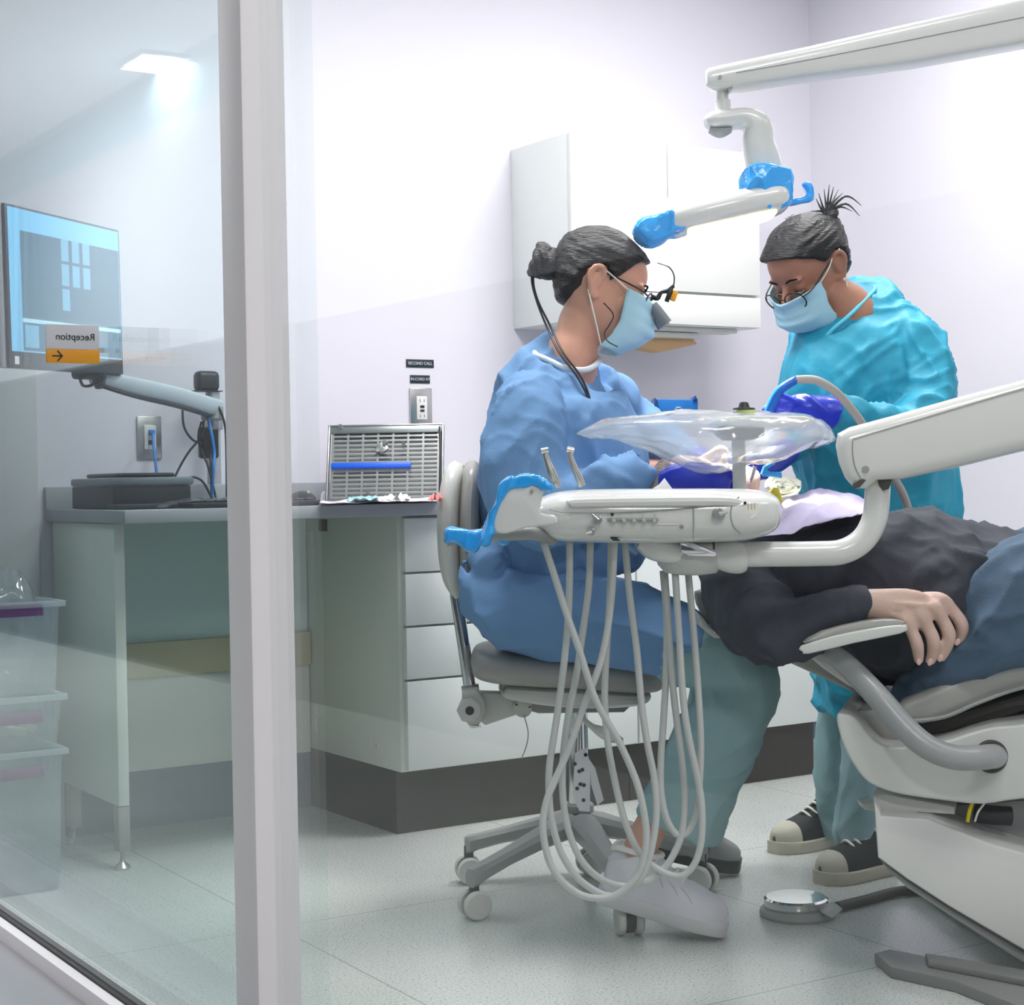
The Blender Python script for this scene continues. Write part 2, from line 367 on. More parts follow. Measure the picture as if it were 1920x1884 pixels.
mk('holder', MB().box2((ony(1170, 630, 4.2).x, 4.17, zb-.032), (ony(1300, 630, 4.2).x, 4.38, zb-.015), .004), M['offw'], t)
q = [ony(*p, 4.2) for p in ((1188, 634), (1296, 632), (1308, 645), (1262, 655), (1240, 660), (1205, 653))]
mk('towel', MB().slab(q, V((0, .05, 0)), .001), mat('kraft_paper', (196,160,118), .85, var=.06, vscale=20), t)

# ================================================================ wall fittings
def plate(name, label, px, py, w=.07, h=.115):
    q = ony(px, py, BW); t = thing(name, label, 'wall socket', tuple(q))
    mk('cover_plate', MB().box((q.x, BW-.004, q.z), (w, .007, h), None, .003), M['steel'], t)
    mk('insert', MB().box((q.x, BW-.009, q.z), (w*.48, .006, h*.58), None, .002), M['gloss'], t)
    return t, q
t, q = plate('network_socket', 'steel wall plate with blue network plug above the desk', 279, 820)
mk('port', MB().box((q.x, BW-.0125, q.z-.014), (.012, .002, .012)), M['dark'], t)
pb = mk('network_plug', MB().box((q.x+.001, BW-.02, q.z+.014), (.014, .018, .012), None, .002), M['bluecable'], t, 'blue plug')
t, q = plate('power_outlet', 'steel power outlet behind the top of the instrument tray', 788, 765, .075, .12)
for dz in (.022, -.024):
    for dx in (-.007, .007): mk('slot', MB().box((q.x+dx, BW-.0125, q.z+dz), (.0025, .001, .009)), M['greyp'], t)
mk('button', MB().box((q.x, BW-.013, q.z+.004), (.014, .003, .007), None, .001), M['black'], t); mk('button', MB().box((q.x, BW-.013, q.z-.008), (.014, .003, .006), None, .001), M['black'], t)
M['label'] = mat('black_label_tape', (18,26,34), .5); M['label_ink'] = mat('label_white_ink', (196,208,222), .6)
for px, py, w, s, tx, lb in ((787, 681.5, .095, .0125, 'SECOND CALL', 'wider black label tape on the wall, the upper of two above the outlet'), (787, 711, .068, .0115, 'IN-CORD AT', 'narrow black label tape directly above the power outlet')):
    q = ony(px, py, BW); t = thing('wall_label', lb, 'label', tuple(q), 'black label strips')
    mk('tape', MB().box((q.x, BW-.0015, q.z), (w, .002, .024), None, .0005), M['label'], t)
    text('lettering', tx, s, frame((q.x, BW-.0031, q.z), (1, 0, 0), (0, 0, 1)), M['label_ink'], t, .0003)
# ================================================================ things on the desk (left, behind the glass)
def desk(px, py, dz=0):
    p = onz(px, py, WT+dz) if py > 928 else ony(px, py, 4.30-.035*max(0, py-905)/1.0*.35)
    return V((p.x, p.y, WT+max(dz, .005))) if py <= 928 else p
# printer / scanner
t = thing('scanner', 'black desktop scanner with grey lid on the left end of the worktop', 'scanner', (1.62, 4.2, WT))
mk('body', MB().slab([(1.425, 3.98, WT+.001), (1.625, 3.98, WT+.001), (1.625, 4.28, WT+.001), (1.425, 4.28, WT+.001)], V((0, 0, .056)), .004), M['dark'], t)
mk('lid', MB().slab([(1.418, 3.975, WT+.0575), (1.632, 3.975, WT+.0575), (1.625, 4.29, WT+.0575), (1.425, 4.29, WT+.0575)], V((0, 0, .02)), .006), mat('scanner_lid_grey', (104,114,120), .35), t, 'grey lid')
mk('lid_hump', MB().slab([(1.45, 4.02, WT+.078), (1.60, 4.02, WT+.078), (1.59, 4.27, WT+.078), (1.46, 4.27, WT+.078)], V((0, 0, .011)), .005), M['dark'], t)
mk('front_tray', MB().slab([(1.41, 3.90, WT+.001), (1.56, 3.90, WT+.001), (1.56, 3.979, WT+.001), (1.41, 3.979, WT+.001)], V((0, 0, .012)), .003), M['dark'], t)
# keyboard under a plastic cover
a, b = desk(190, 941), desk(440, 938)
t = thing('keyboard', 'dark keyboard on the worktop edge under clear wrap', 'keyboard', (1.85, 3.9, WT))
mk('case', MB().box2((1.57, 3.835, WT+.0005), (1.91, 3.965, WT+.014), .004), M['dark'], t)
kb = MB()
for i in range(12):
    for j in range(5): kb.box((1.592+i*.0268, 3.855+j*.0225, WT+.0165), (.021, .018, .006), None, .002, 1)
mk('keys', kb, mat('charcoal_keys', (58,62,66), .5), t)
mk('clear_wrap', MB().grid(lambda u, v: V((1.50+.43*u, 3.828+.15*v, WT+.004+.024*math.sin(PI*min(1, max(0, u*1.25)))**.5*(.8+.25*noise.noise(V((u*9, v*6, 2)))))), 30, 10), clear_mat('clear_wrap', (.9, .93, .94), .1, .12, .22), t, 'clear plastic wrap')
# mouse
q = desk(567, 944)
mb = MB().sph((q.x, q.y, WT+.004), (.034, .062, .032), None, 24, 14)
bmesh.ops.bisect_plane(mb.bm, geom=mb.bm.verts[:]+mb.bm.edges[:]+mb.bm.faces[:], plane_co=(0, 0, WT+.001), plane_no=(0, 0, -1), clear_outer=True)
t = mk('computer_mouse', mb, M['dark'], None, 'black computer mouse on the worktop beside the instrument tray', 'mouse', loc=(q.x, q.y, WT))
mk('scroll_wheel', MB().cyl((q.x-.004, q.y-.035, WT+.029), (q.x+.004, q.y-.035, WT+.029), .006), M['greyp'], t)
# blue network cable + black cables
def cable(name, pts, r, m, label, cat='cable', group=None, sm=8):
    return mk(name, MB().tube([V(p) for p in pts], r, 8, sm), m, None, label, cat, group, sharp=180)
pn = ony(279, 813, BW)
cable('network_cable', [(pn.x+.001, BW-.03, pn.z), P(288, 835, 4.58), P(293, 880, 4.55), desk(300, 905, .01), desk(309, 918, .006), desk(314, 924, .004)], .0042, M['bluecable'], 'blue network cable hanging from the wall plate to the desk')
# monitor on arm
TL, TR, BR, BL = P(15, 380, 3.42), P(227, 432, 3.9), P(229, 702, 3.9), P(12, 688, 3.42)
ctr = (TL+TR+BR+BL)/4; xa = ((TR-TL)+(BR-BL)).normalized(); ya = (V((0, 0, 1))-xa*xa.z).normalized(); na = xa.cross(ya)
w2, h2 = ((TR-TL).length+(BR-BL).length)/4, ((TL-BL).length+(TR-BR).length)/4
MF = frame(ctr, xa, ya)
def mq(u, v, w=0): return MF @ V((u*w2, v*h2, w))
t = thing('monitor', 'flat monitor on an arm showing dental X-rays on a blue screen', 'monitor', tuple(MF @ V((0, -h2, -.02))))
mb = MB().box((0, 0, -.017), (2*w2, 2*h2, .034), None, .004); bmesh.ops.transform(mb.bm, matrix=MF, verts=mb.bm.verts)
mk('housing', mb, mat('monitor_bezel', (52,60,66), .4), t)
scr = mat('screen_light_blue', (116,188,228), .3, emit=.55); scd = mat('screen_slate', (60,104,124), .3, emit=.5); scx = mat('screen_xray', (108,172,204), .3, emit=.5); scw = mat('screen_line', (170,214,236), .3, emit=.6)
def quad(name, u0, v0, u1, v1, w, m, par):
    mb = MB(); k = [mb.bm.verts.new(mq(*p, w)) for p in ((u0, v0), (u1, v0), (u1, v1), (u0, v1))]; mb.bm.faces.new(k); return mk(name, mb, m, par, sharp=None)
sc = quad('screen', -.965, -.80, .965, .965, .0005, scr, t)
quad('window_area', -.78, -.38, .955, .70, .0009, scd, sc); quad('lower_strip', -.78, -.78, .955, -.43, .0009, scd, sc)
quad('divider', -.78, -.43, .955, -.38, .0011, scw, sc)
for i, (u, v) in enumerate(((-.11, .42), (.08, .42), (.27, .42), (-.11, .10), (.08, .10), (.27, .10), (-.11, -.22))):
    quad('xray_film', u, v, u+.13, v+.28, .0013, scx, sc)
quad('thumbnail', -.75, -.74, -.53, -.46, .0013, scx, sc)
mk('side_edge', MB().tube([mq(-1.0, -1, -.017), mq(-1.0, 1, -.017)], .010, 10), M['alu'], t, 'silver left edge')
quad('badge', -.93, -.96, -.86, -.86, .0015, M['paper'], t)
# arm: from the back of the monitor to the pole at the wall
pole = ony(400, 800, 4.33)
t = thing('monitor_mount', 'grey articulated monitor arm reaching from the wall pole to the screen', 'monitor arm', (pole.x, pole.y, WT))
pz0, pz1 = WT+.059, ony(385, 735, 4.33).z
mk('arm_beam', MB().chain([(180, 708, 3.86, 14, .02), (250, 724, 3.98, 17, .022), (330, 742, 4.2, 17, .022), (405, 764, 4.55, 16, .022)], 4, 16, 3.5), mat('arm_silver', (176,188,194), .35), t)
mk('under_channel', MB().chain([(186, 721, 3.86, 5, .016), (250, 741, 3.98, 5, .016), (330, 760, 4.2, 5, .016), (398, 780, 4.55, 5, .016)], 4, 12), M['dark'], t)
mk('tilt_head', MB().chain([(150, 698, 3.80, 12, .03), (182, 700, 3.84, 14, .03), (188, 722, 3.86, 9, .02)], 4, 14, 3), M['dark'], t)
mk('pole', MB().cyl((pole.x, pole.y, pz0-.001), (pole.x, pole.y, pz1), .019), M['alu'], t)
mk('collar', MB().cyl((pole.x, pole.y, ony(400, 806, 4.33).z), (pole.x, pole.y, ony(400, 768, 4.33).z), .027, 20, .003), M['steel'], t)
mk('hub', MB().cyl(P(398, 788, 4.52), P(398, 760, 4.52), .03, 20, .004), M['greyp'], t)
# webcam / adapter
q = ony(387, 716, 4.33)
t = thing('router_box', 'small black box on top of the monitor arm pole beside the white post', 'box', (q.x, q.y, pz1))
mk('case', MB().box((q.x, q.y, pz1+.029), (.065, .045, .056), None, .014, 3), M['dark'], t)
mk('ledge', MB().box((q.x-.004, q.y, pz1+.002), (.082, .05, .003), None, .001), M['black'], t)
q = ony(392, 830, 4.28)
mk('power_adapter', MB().box((q.x, 4.285, q.z), (.052, .03, .085), None, .008, 3), M['black'], None, 'black power adapter hanging on the pole behind the post', 'adapter')
cl = [([P(342, 762, 4.35), P(345, 800, 4.5), P(362, 825, 4.55), P(385, 832, 4.5)], 'black cable looping under the monitor arm'),
      ([P(386, 740, 4.5), P(408, 760, 4.5), P(420, 790, 4.5), P(424, 830, 4.5), desk(425, 915, .01)], 'black cable from the small black box down behind the post'),
      ([P(382, 770, 4.52), P(378, 815, 4.52), P(352, 850, 4.5), P(330, 890, 4.48), desk(310, 918, .012), desk(270, 925, .006)], 'thick black cable running from the pole down to the scanner'),
      ([desk(308, 924, .004), desk(325, 912, .012), P(350, 899, 4.42), P(378, 901, 4.42), desk(402, 915, .012), desk(424, 925, .004)], 'black cable arching low over the worktop by the keyboard'),
      ([P(394, 852, 4.52), P(396, 880, 4.5), desk(396, 912, .008)], 'short black cable hanging from the power adapter'),
      ([P(378, 790, 4.5), P(372, 820, 4.5), P(380, 850, 4.5), P(392, 880, 4.45), desk(406, 908, .008)], 'thin black cable beside the pole')]
for pts, lb in cl: cable('power_cable', pts, .0032, M['cable'], lb, 'cable', 'black cables round the monitor pole')
cable('network_cable', [P(388, 775, 4.5), P(396, 810, 4.48), P(402, 850, 4.48), P(400, 880, 4.46), desk(396, 912, .006)], .004, M['bluecable'], 'blue cable hanging down the monitor pole')
cable('monitor_cable', [P(148, 700, 3.80), P(155, 722, 3.82), P(172, 722, 3.84), P(180, 712, 3.86)], .0035, M['cable'], 'thin cable tucked under the monitor')
# reflection of a Reception sign, built as a solid panel at the glass
t = thing('sign_reflection', 'reflection of a Reception sign with orange arrow band, built as a mirror-written panel in front of the monitor', 'sign', tuple(onx(187, 690, GX-.012)))
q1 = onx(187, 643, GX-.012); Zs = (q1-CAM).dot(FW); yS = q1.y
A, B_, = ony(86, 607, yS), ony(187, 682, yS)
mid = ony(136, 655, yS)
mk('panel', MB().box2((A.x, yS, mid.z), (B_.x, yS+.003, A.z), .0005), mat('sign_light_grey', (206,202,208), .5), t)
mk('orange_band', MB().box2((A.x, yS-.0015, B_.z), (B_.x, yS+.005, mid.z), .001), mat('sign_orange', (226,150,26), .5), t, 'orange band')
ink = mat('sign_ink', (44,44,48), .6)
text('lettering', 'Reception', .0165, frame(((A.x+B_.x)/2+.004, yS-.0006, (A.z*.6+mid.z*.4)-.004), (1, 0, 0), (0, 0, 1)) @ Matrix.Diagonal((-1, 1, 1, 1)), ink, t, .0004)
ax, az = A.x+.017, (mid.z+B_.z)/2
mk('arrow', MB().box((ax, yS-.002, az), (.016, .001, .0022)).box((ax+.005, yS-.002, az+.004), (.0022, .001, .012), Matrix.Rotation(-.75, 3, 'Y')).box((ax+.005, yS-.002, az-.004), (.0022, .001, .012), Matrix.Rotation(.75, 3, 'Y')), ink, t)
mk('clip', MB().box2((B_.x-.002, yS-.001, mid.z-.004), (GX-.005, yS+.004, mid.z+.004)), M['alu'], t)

# ================================================================ plastic bins at the lower left
M['bin'] = clear_mat('frosted_bin_plastic', (.93, .965, .97), .05, .15, .20, (225,235,240))
M['purple'] = mat('purple_tape', (112,52,128), .45); M['mauve'] = mat('faded_purple_tape', (136,110,140), .5)
bx0, bx1, by0, by1 = 1.05, 1.236, 3.82, 4.12
def zb_(py): return ony(110, py, by0).z
def binbox(label, z0, z1, tape, tz, tw):
    t = thing('storage_bin', label, 'storage bin', ((bx0+bx1)/2, (by0+by1)/2, z0), 'stacked clear storage bins')
    mb = MB(); zz = [z0+.001, z0+.02, z1-.045, z1-.012]; ins = [.012, .008, .002, 0]
    def ring(z, i, k): return [V((x, y, z)) for x, y in ((bx0+i+k, by0+i+k), (bx1-i-k, by0+i+k), (bx1-i-k, by1-i-k), (bx0+i+k, by1-i-k))]
    mb.rings([ring(z, i, 0) for z, i in zip(zz, ins)]+[ring(z, i, .003) for z, i in list(zip(zz, ins))[::-1][:-1]]+[ring(z0+.004, .012, .003)])
    mk('tub', mb, M['bin'], t, sharp=20)
    rm = MB()
    for a, b in (((bx0-.012, by0-.012), (bx1+.012, by0)), ((bx0-.012, by1), (bx1+.012, by1+.012)), ((bx0-.012, by0), (bx0, by1)), ((bx1, by0), (bx1+.012, by1))): rm.box2((*a, z1-.014), (*b, z1), .002)
    mk('rim', rm, clear_mat('frosted_rim', (.92, .95, .96), .06, .2, .45, (232,240,244)), t)
    rb = MB()
    for k in range(3): rb.box((bx1-.05+k*.016, by0-.004, z1-.032), (.004, .008, .036))
    mk('handle_ribs', rb, M['bin'], t)
    mk('tape_strip', MB().box2((bx0-.01, by0-.0075, tz-.013), (bx0+tw, by0+.003, tz+.013), .0005), tape, t, 'strip of purple tape')
    return t
z = [0.001, zb_(1402), zb_(1300), zb_(1125)]
b1 = binbox('bottom clear storage bin of the stack, standing on the floor', z[0], z[1], M['mauve'], zb_(1442), .142)
b2 = binbox('shallow middle clear bin of the stack with sachets inside', z[1]+.001, z[2], M['mauve'], zb_(1340), .142)
b3 = binbox('top clear storage bin with bright purple tape and crumpled plastic inside', z[2]+.001, z[3], M['purple'], zb_(1141), .146)
def wrap(u, v):
    a = 2*PI*u; r = .072*(1+.25*noise.noise(V((math.cos(a)*2, math.sin(a)*2, v*3)))); zz = z[2]+.03+(z[3]+.07-z[2]-.03)*v
    k = math.sin(PI*min(.98, v*.85+.08))**.6
    return V(((bx0+bx1)/2-.004+r*k*math.cos(a), (by0+by1)/2-.06+1.3*r*k*math.sin(a), zz+.012*noise.noise(V((math.cos(a)*3, math.sin(a)*3, v*4+5)))))
mk('crumpled_bag', MB().grid(wrap, 40, 24), clear_mat('crumpled_film', (.93, .95, .96), .12, .1, .25), None, 'crumpled clear plastic bag sticking out of the top storage bin', 'plastic bag')
for i in range(4):
    mk('sachet', MB().box((bx0+.03+.03*i, by0+.05+.02*(i % 2), z[1]+.03+.006*i), (.045, .06, .02), Matrix.Rotation(.3*i-.4, 3, 'Y'), .004), mat('sachet_print', [(226,214,206), (210,196,200), (232,228,214), (214,206,196)][i], .6), None, 'printed sachet lying in the shallow middle storage bin', 'sachet', 'sachets in the middle bin')

# ================================================================ instrument tray leaning on the wall, papers
Zt = 4.62
q0, q1, q2, q3 = ony(612, 925, 4.24), ony(828, 925, 4.05), ony(822, 799, 4.12), ony(600, 799, 4.31)
q0.z = q1.z = WT+.004
xt = (q1-q0).normalized(); yt = ((q3-q0)+(q2-q1)).normalized(); TF = frame(q0, xt, yt); tw, th = (q1-q0).length, ((q3-q0).length+(q2-q1).length)/2
t = thing('instrument_cassette', 'slotted steel instrument tray leaning against the wall with a blue strip', 'instrument tray', tuple((q0+q1)/2))
def tf(mb): bmesh.ops.transform(mb.bm, matrix=TF, verts=mb.bm.verts); return mb
mb = MB(); rows, cols = 15, 7
for i in range(rows+1): mb.box((tw/2, .012+(th-.03)*i/rows, 0), (tw-.02, .0055, .0015))
for j in range(cols+1): mb.box((.012+(tw-.024)*j/cols, th/2, 0), (.006, th-.03, .0018))
mk('slotted_plate', tf(mb), M['steel'], t)
mk('back_sheet', tf(MB().box((tw/2, th/2, -.02), (tw-.01, th-.01, .0015))), mat('grey_tray_back', (150,152,152), .4, .6), t)
mb = MB()
for a, b in (((0, 0), (tw, 0)), ((tw, 0), (tw, th)), ((tw, th), (0, th)), ((0, th), (0, 0))):
    pa, pb_ = V((*a, -.008)), V((*b, -.008)); mb.box((pa+pb_)/2, (abs(pb_.x-pa.x)+.006, abs(pb_.y-pa.y)+.006, .03), None, .002)
mk('rim', tf(mb), M['steel'], t)
mk('top_flange', tf(MB().box((tw/2, th-.012, .003), (tw-.006, .022, .004), None, .001)), mat('steel_shade', (150,156,156), .35, .9), t)
mk('blue_strip', tf(MB().box((tw*.38, th*.46, .007), (tw*.70, .0165, .012), None, .003)), mat('blue_silicone', (16,92,216), .4), t, 'blue silicone strip')
lt = mk('latch', tf(MB().box((tw*.47, th*.70, .005), (.03, .03, .006), Matrix.Rotation(.6, 3, 'Z'), .002).cyl((tw*.47-.01, th*.70-.01, .006), (tw*.47-.01, th*.70-.01, .014), .006).cyl((tw*.47+.01, th*.70+.012, .006), (tw*.47+.008, th*.70+.012, .015), .007)), M['steel'], t)
for u, v in ((.10, .99), (.66, .74), (.36, .10)): mk('stud', tf(MB().cyl((tw*u, th*v, .002), (tw*u, th*v, .01), .006, 14)), M['chrome'], t)
mk('bracket_rail', tf(MB().tube([(tw-.004, .01, .012), (tw-.004, th*.55, .016), (tw-.008, th-.01, .012)], .003, 8, 6)), M['dark'], t, 'dark wire rail on the right edge')
lil = mat('lilac_tray_paper', (224,212,234), .8)
def sheet(name, px, m, label, dz=.0016, amp=.004, cat='paper', th_=.0006, loc=None):
    pts = [onz(*p, WT+dz) for p in px]
    f = lambda u, v: ((pts[0]*(1-u)+pts[1]*u)*(1-v)+(pts[3]*(1-u)+pts[2]*u)*v)+V((0, 0, amp*(.5+noise.noise(V((u*5, v*4, dz*4000))))))
    return mk(name, MB().grid(f, 24, 12), m, None, label, cat, sharp=180, solid=th_)
sheet('tray_paper', [(598, 947), (824, 944), (820, 932), (608, 934)], lil, 'lilac paper sheet spread in front of the instrument tray', .002, .012)
sheet('wrapper', [(650, 940), (712, 938), (706, 933), (660, 934)], mat('mint_wrapper', (150,196,196), .5), 'mint green wrapper on the lilac paper', .013, .008)
sheet('gauze_sheet', [(716, 943), (770, 941), (764, 935), (722, 936)], M['paper'], 'crumpled white gauze on the lilac paper', .014, .014)
sheet('wrapper', [(802, 943), (828, 941), (828, 934), (808, 935)], mat('coral_wrapper', (240,128,124), .5), 'coral red wrapper at the right end of the lilac paper', .014, .014)
q = desk(614, 940, .004); mb = MB().slab([q+V((-.018, 0, 0)), q+V((.020, 0, 0)), q+V((.008, 0, .014)), q+V((-.006, 0, .030)), q+V((-.014, 0, .022))], V((.002, .016, 0)), .002)
mk('tissue', mb, M['paper'], None, 'small white folded tissue between the mouse and the tray', 'tissue')
for i, (px, py) in enumerate(((655, 938), (675, 940), (704, 940))):
    q = desk(px, py); mk('packet', MB().box((q.x, q.y-.02, WT+.016), (.055, .02, .006), Matrix.Rotation(.1*i, 3, 'Z'), .002), mat('violet_packet', (126,110,150), .5), None, 'flat violet packet at the front edge of the worktop', 'packet', 'violet packets')
for i, (px, py) in enumerate(((730, 938), (752, 937), (774, 938), (792, 939))):
    q = desk(px, py); mk('dental_instrument', MB().tube([q+V((-.03, 0, .018)), q+V((.02, .01, .020)), q+V((.03, .0, .027))], [.003, .0022, .001], 8, 3), M['steel'], None, 'small steel instrument lying on the lilac paper', 'instrument', 'instruments on the lilac paper')
# ================================================================ people: shared builders
M['skin'] = mat('skin_light', (212,158,134), .5, sub=.12, bump=.04, bscale=220, var=.04, vscale=25)
M['skin2'] = mat('skin_tan', (168,116,92), .5, sub=.12, bump=.04, bscale=220, var=.05, vscale=25)
M['skin3'] = mat('skin_pale', (206,176,162), .55, sub=.12, bump=.12, bscale=160, var=.06, vscale=40)
M['mask'] = mat('pale_blue_mask', (168,208,222), .75, bump=.08, bscale=150)
M['elastic'] = mat('white_elastic', (234,230,222), .8)
M['gown_blue'] = mat('blue_fabric_gown', (104,144,188), .85, bump=.10, bscale=240)
M['gown_cyan'] = mat('turquoise_paper_gown', (28,152,182), .6, bump=.10, bscale=90)
M['scrub'] = mat('teal_scrub_fabric', (138,170,174), .85, bump=.1, bscale=240)
M['glove'] = mat('royal_blue_nitrile', (20,48,196), .38, bump=.06, bscale=80, coat=.2)
M['hair1'] = mat('dark_brown_hair', (20,13,10), .45, bump=.7, bscale=26, stretch=(3, 3, 14), var=.35, vscale=14)
M['hair2'] = mat('black_hair', (18,17,18), .48, bump=.7, bscale=26, stretch=(3, 3, 14), var=.3, vscale=14)
M['hair3'] = mat('grey_brown_hair', (120,108,104), .6, bump=.7, bscale=30, stretch=(3, 3, 14), var=.25, vscale=20)
M['lens'] = clear_mat('spectacle_lens', (.95, .97, .98), .06)
LV = [(-.112,.074,.040,.016), (-.104,.085,-.012,.036), (-.085,.090,-.038,.051), (-.060,.089,-.060,.060), (-.03,.088,-.078,.066), (0,.087,-.09,.070),
      (.03,.093,-.098,.073), (.06,.088,-.098,.073), (.083,.070,-.086,.064), (.102,.038,-.060,.045), (.113,.004,-.03,.018)]
def hxf(o, f, up): 
    f = V(f).normalized(); u = (V(up)-f*f.dot(V(up))).normalized(); x = f.cross(u)
    return Matrix(((x.x, f.x, u.x, o[0]), (x.y, f.y, u.y, o[1]), (x.z, f.z, u.z, o[2]), (0, 0, 0, 1)))
def head_rings(seg=32, k=5, off=None):
    out = []
    for z, yf, yb, hw in spline(LV, k):
        r = []
        for j in range(seg):
            a = 2*PI*j/seg; s, c = math.sin(a), math.cos(a); e = 2/2.25
            x = hw*math.copysign(abs(s)**e, s); y = (yf+yb)/2+(yf-yb)/2*math.copysign(abs(c)**e, c)
            p = V((x, y, z))
            if off: p = off(p, V((0, (yf+yb)/2, z*.75)))
            r.append(p)
        out.append(r)
    return out
def head(mb, H):
    def X(p): return H @ V(p)
    R3 = H.to_3x3()
    mb.rings([[H @ p for p in r] for r in head_rings()])
    mb.tube([X((0, .084, .018)), X((0, .099, -.006)), X((0, .113, -.026)), X((0, .100, -.036))], [.008, .010, .0125, .009], 12, 4)
    for s in (-1, 1):
        mb.sph(X((s*.013, .094, -.032)), (.009, .011, .008), R3, 12, 8)
        mb.sph(X((s*.030, .083, .024)), (.024, .009, .007), R3, 12, 8)
        mb.sph(X((s*.031, .0775, .004)), (.0145, .0125, .0115), R3, 14, 10)
        mb.sph(X((s*.045, .062, -.024)), (.020, .022, .020), R3, 12, 8)
        ear = [(s*.074, .006, .012), (s*.084, -.004, .030), (s*.089, -.020, .028), (s*.088, -.027, .008), (s*.081, -.018, -.014), (s*.074, -.006, -.032), (s*.071, .002, -.022)]
        mb.tube([X(p) for p in ear], [.006, .006, .006, .006, .006, .0075, .006], 8, 3)
        mb.sph(X((s*.076, -.011, .002)), (.0065, .014, .024), R3, 12, 8)
    mb.sph(X((0, .086, -.060)), (.024, .010, .006), R3, 12, 8); mb.sph(X((0, .084, -.070)), (.021, .010, .007), R3, 12, 8)
def eyes(H, par):
    w = mat('eye_white', (232,228,224), .2); d = mat('eye_dark', (40,28,22), .2); R3 = H.to_3x3()
    for s in (-1, 1):
        e = mk('eye', MB().sph(H @ V((s*.031, .0830, -.0065)), (.0095, .0085, .0032), R3, 14, 10), w, par)
        mk('iris', MB().sph(H @ V((s*.031, .0912, -.0068)), (.0040, .0012, .0024), R3, 10, 8), d, e)
        lash = [H @ V((s*(.031+.013*math.cos(a)), .0905-.004*abs(math.cos(a)), -.0045+.002*math.sin(a))) for a in (0, .6, 1.2, 1.9, 2.5, PI)]
        mk('eyelashes', MB().tube(lash, .0011, 6, 3), d, e)
        br = [H @ V((s*x, y, z)) for x, y, z in ((.014, .096, .024), (.030, .0955, .030), (.048, .082, .025))]
        mk('eyebrow', MB().tube(br, [.0018, .0024, .001], 8, 4), mat('eyebrow_hair', (34,26,22), 1, spec=0), par)
def hair(H, m, par, line, thick=.013, amp=.004, seg=72, k=12, fx=None):
    def off(p, c):
        cov = sstep(-.010, .012, line(p)-p.y)*(1-sstep(1.25, .85, ((p.y+.010)/.026)**2+((p.z-.000)/.036)**2 if abs(p.x) > .04 else 9)); d = (p-c).normalized()
        st_ = noise.noise(V((p.x*60, p.y*9, p.z*60)))+.6*noise.noise(V((p.x*140, p.y*16, p.z*140)))
        return p+d*(-.014+(thick+.014+amp*st_)*cov)
    mb = MB().rings([[H @ p for p in r] for r in head_rings(seg, k, off)])
    if fx: fx(mb)
    return mk('hair', mb, m, par, sharp=180)
def pw(tab, x):
    if x <= tab[0][0]: return tab[0][1]
    for (a, b), (c, d) in zip(tab, tab[1:]):
        if x <= c: return b+(d-b)*(x-a)/(c-a)
    return tab[-1][1]
def mask(H, par, zt=-.004, zb=-.125, top=.127, bot=.080):
    def f(u, v):
        a = (u*2-1); z = zt+(zb-zt)*v-.010*(1-abs(a))*(1-v)*0+.012*abs(a)*(1-v)
        yc = top+(.014 if .25 < v < .7 else 0)*math.sin(PI*(v-.25)/.45 if .25 < v < .7 else 0)-(top-bot)*max(0, (v-.62)/.38)**1.6-.005*(1-v)**4+.010*math.exp(-(a*3.4)**2)*max(0, 1-v/.6)
        x = .074*math.sin(a*1.45)/math.sin(1.45); y = .022+(yc-.022)*max(0, math.cos(a*1.38))**.62
        pl = .0022*math.sin(v*PI*2*4.5)*(1-abs(a)**3)
        return H @ V((x, y+pl+.002*noise.noise(V((a*3, v*6, 1))), z))
    m_ = mk('face_mask', MB().grid(f, 40, 30), M['mask'], par, 'pale blue pleated surgical mask', sharp=180, solid=.0018)
    for s in (-1, 1):
        u = .5+s*.5
        for v, e in ((0.02, (s*.080, -.006, .030)), (.98, (s*.078, -.020, -.022))):
            p0 = f(u, v); mk('ear_loop', MB().tube([p0, (p0+(H @ V(e)))/2+(H.to_3x3() @ V((s*.006, 0, 0))), H @ V(e)], .0016, 6, 4), M['elastic'], m_)
def glasses(H, par, m, yf=.112, dz=-.012, tilt=.1, rad=(.025, .020), name='eyeglasses'):
    g = mk(name, MB().tube([H @ V((-.010, yf, dz+.008)), H @ V((0, yf+.003, dz+.011)), H @ V((.010, yf, dz+.008))], .0018, 8, 4), m, par)
    for s in (-1, 1):
        pts = [H @ V((s*(.034+rad[0]*math.cos(a)), yf-.010*(.5+.5*math.cos(a))+tilt*rad[1]*math.sin(a), dz+rad[1]*math.sin(a))) for a in (2*PI*i/20 for i in range(20))]
        mk('rim', MB().tube(pts, .0017, 8, 0, True), m, g)
        lb = MB(); lb.bm.faces.new([lb.bm.verts.new(p) for p in pts]); mk('lens', lb, M['lens'], g, sharp=None)
        mk('temple_arm', MB().tube([H @ V((s*.058, yf-.010, dz+.008)), H @ V((s*.073, yf-.035, dz+.014)), H @ V((s*.079, .0, .022)), H @ V((s*.078, -.025, .012))], .0019, 8, 4), m, g)
    return g
SHOE = [(0, .018, .045), (.03, .030, .072), (.12, .036, .086), (.26, .037, .088), (.38, .039, .080), (.5, .043, .064), (.66, .047, .050), (.8, .045, .042), (.92, .034, .034), (.985, .018, .024), (1, .006, .016)]
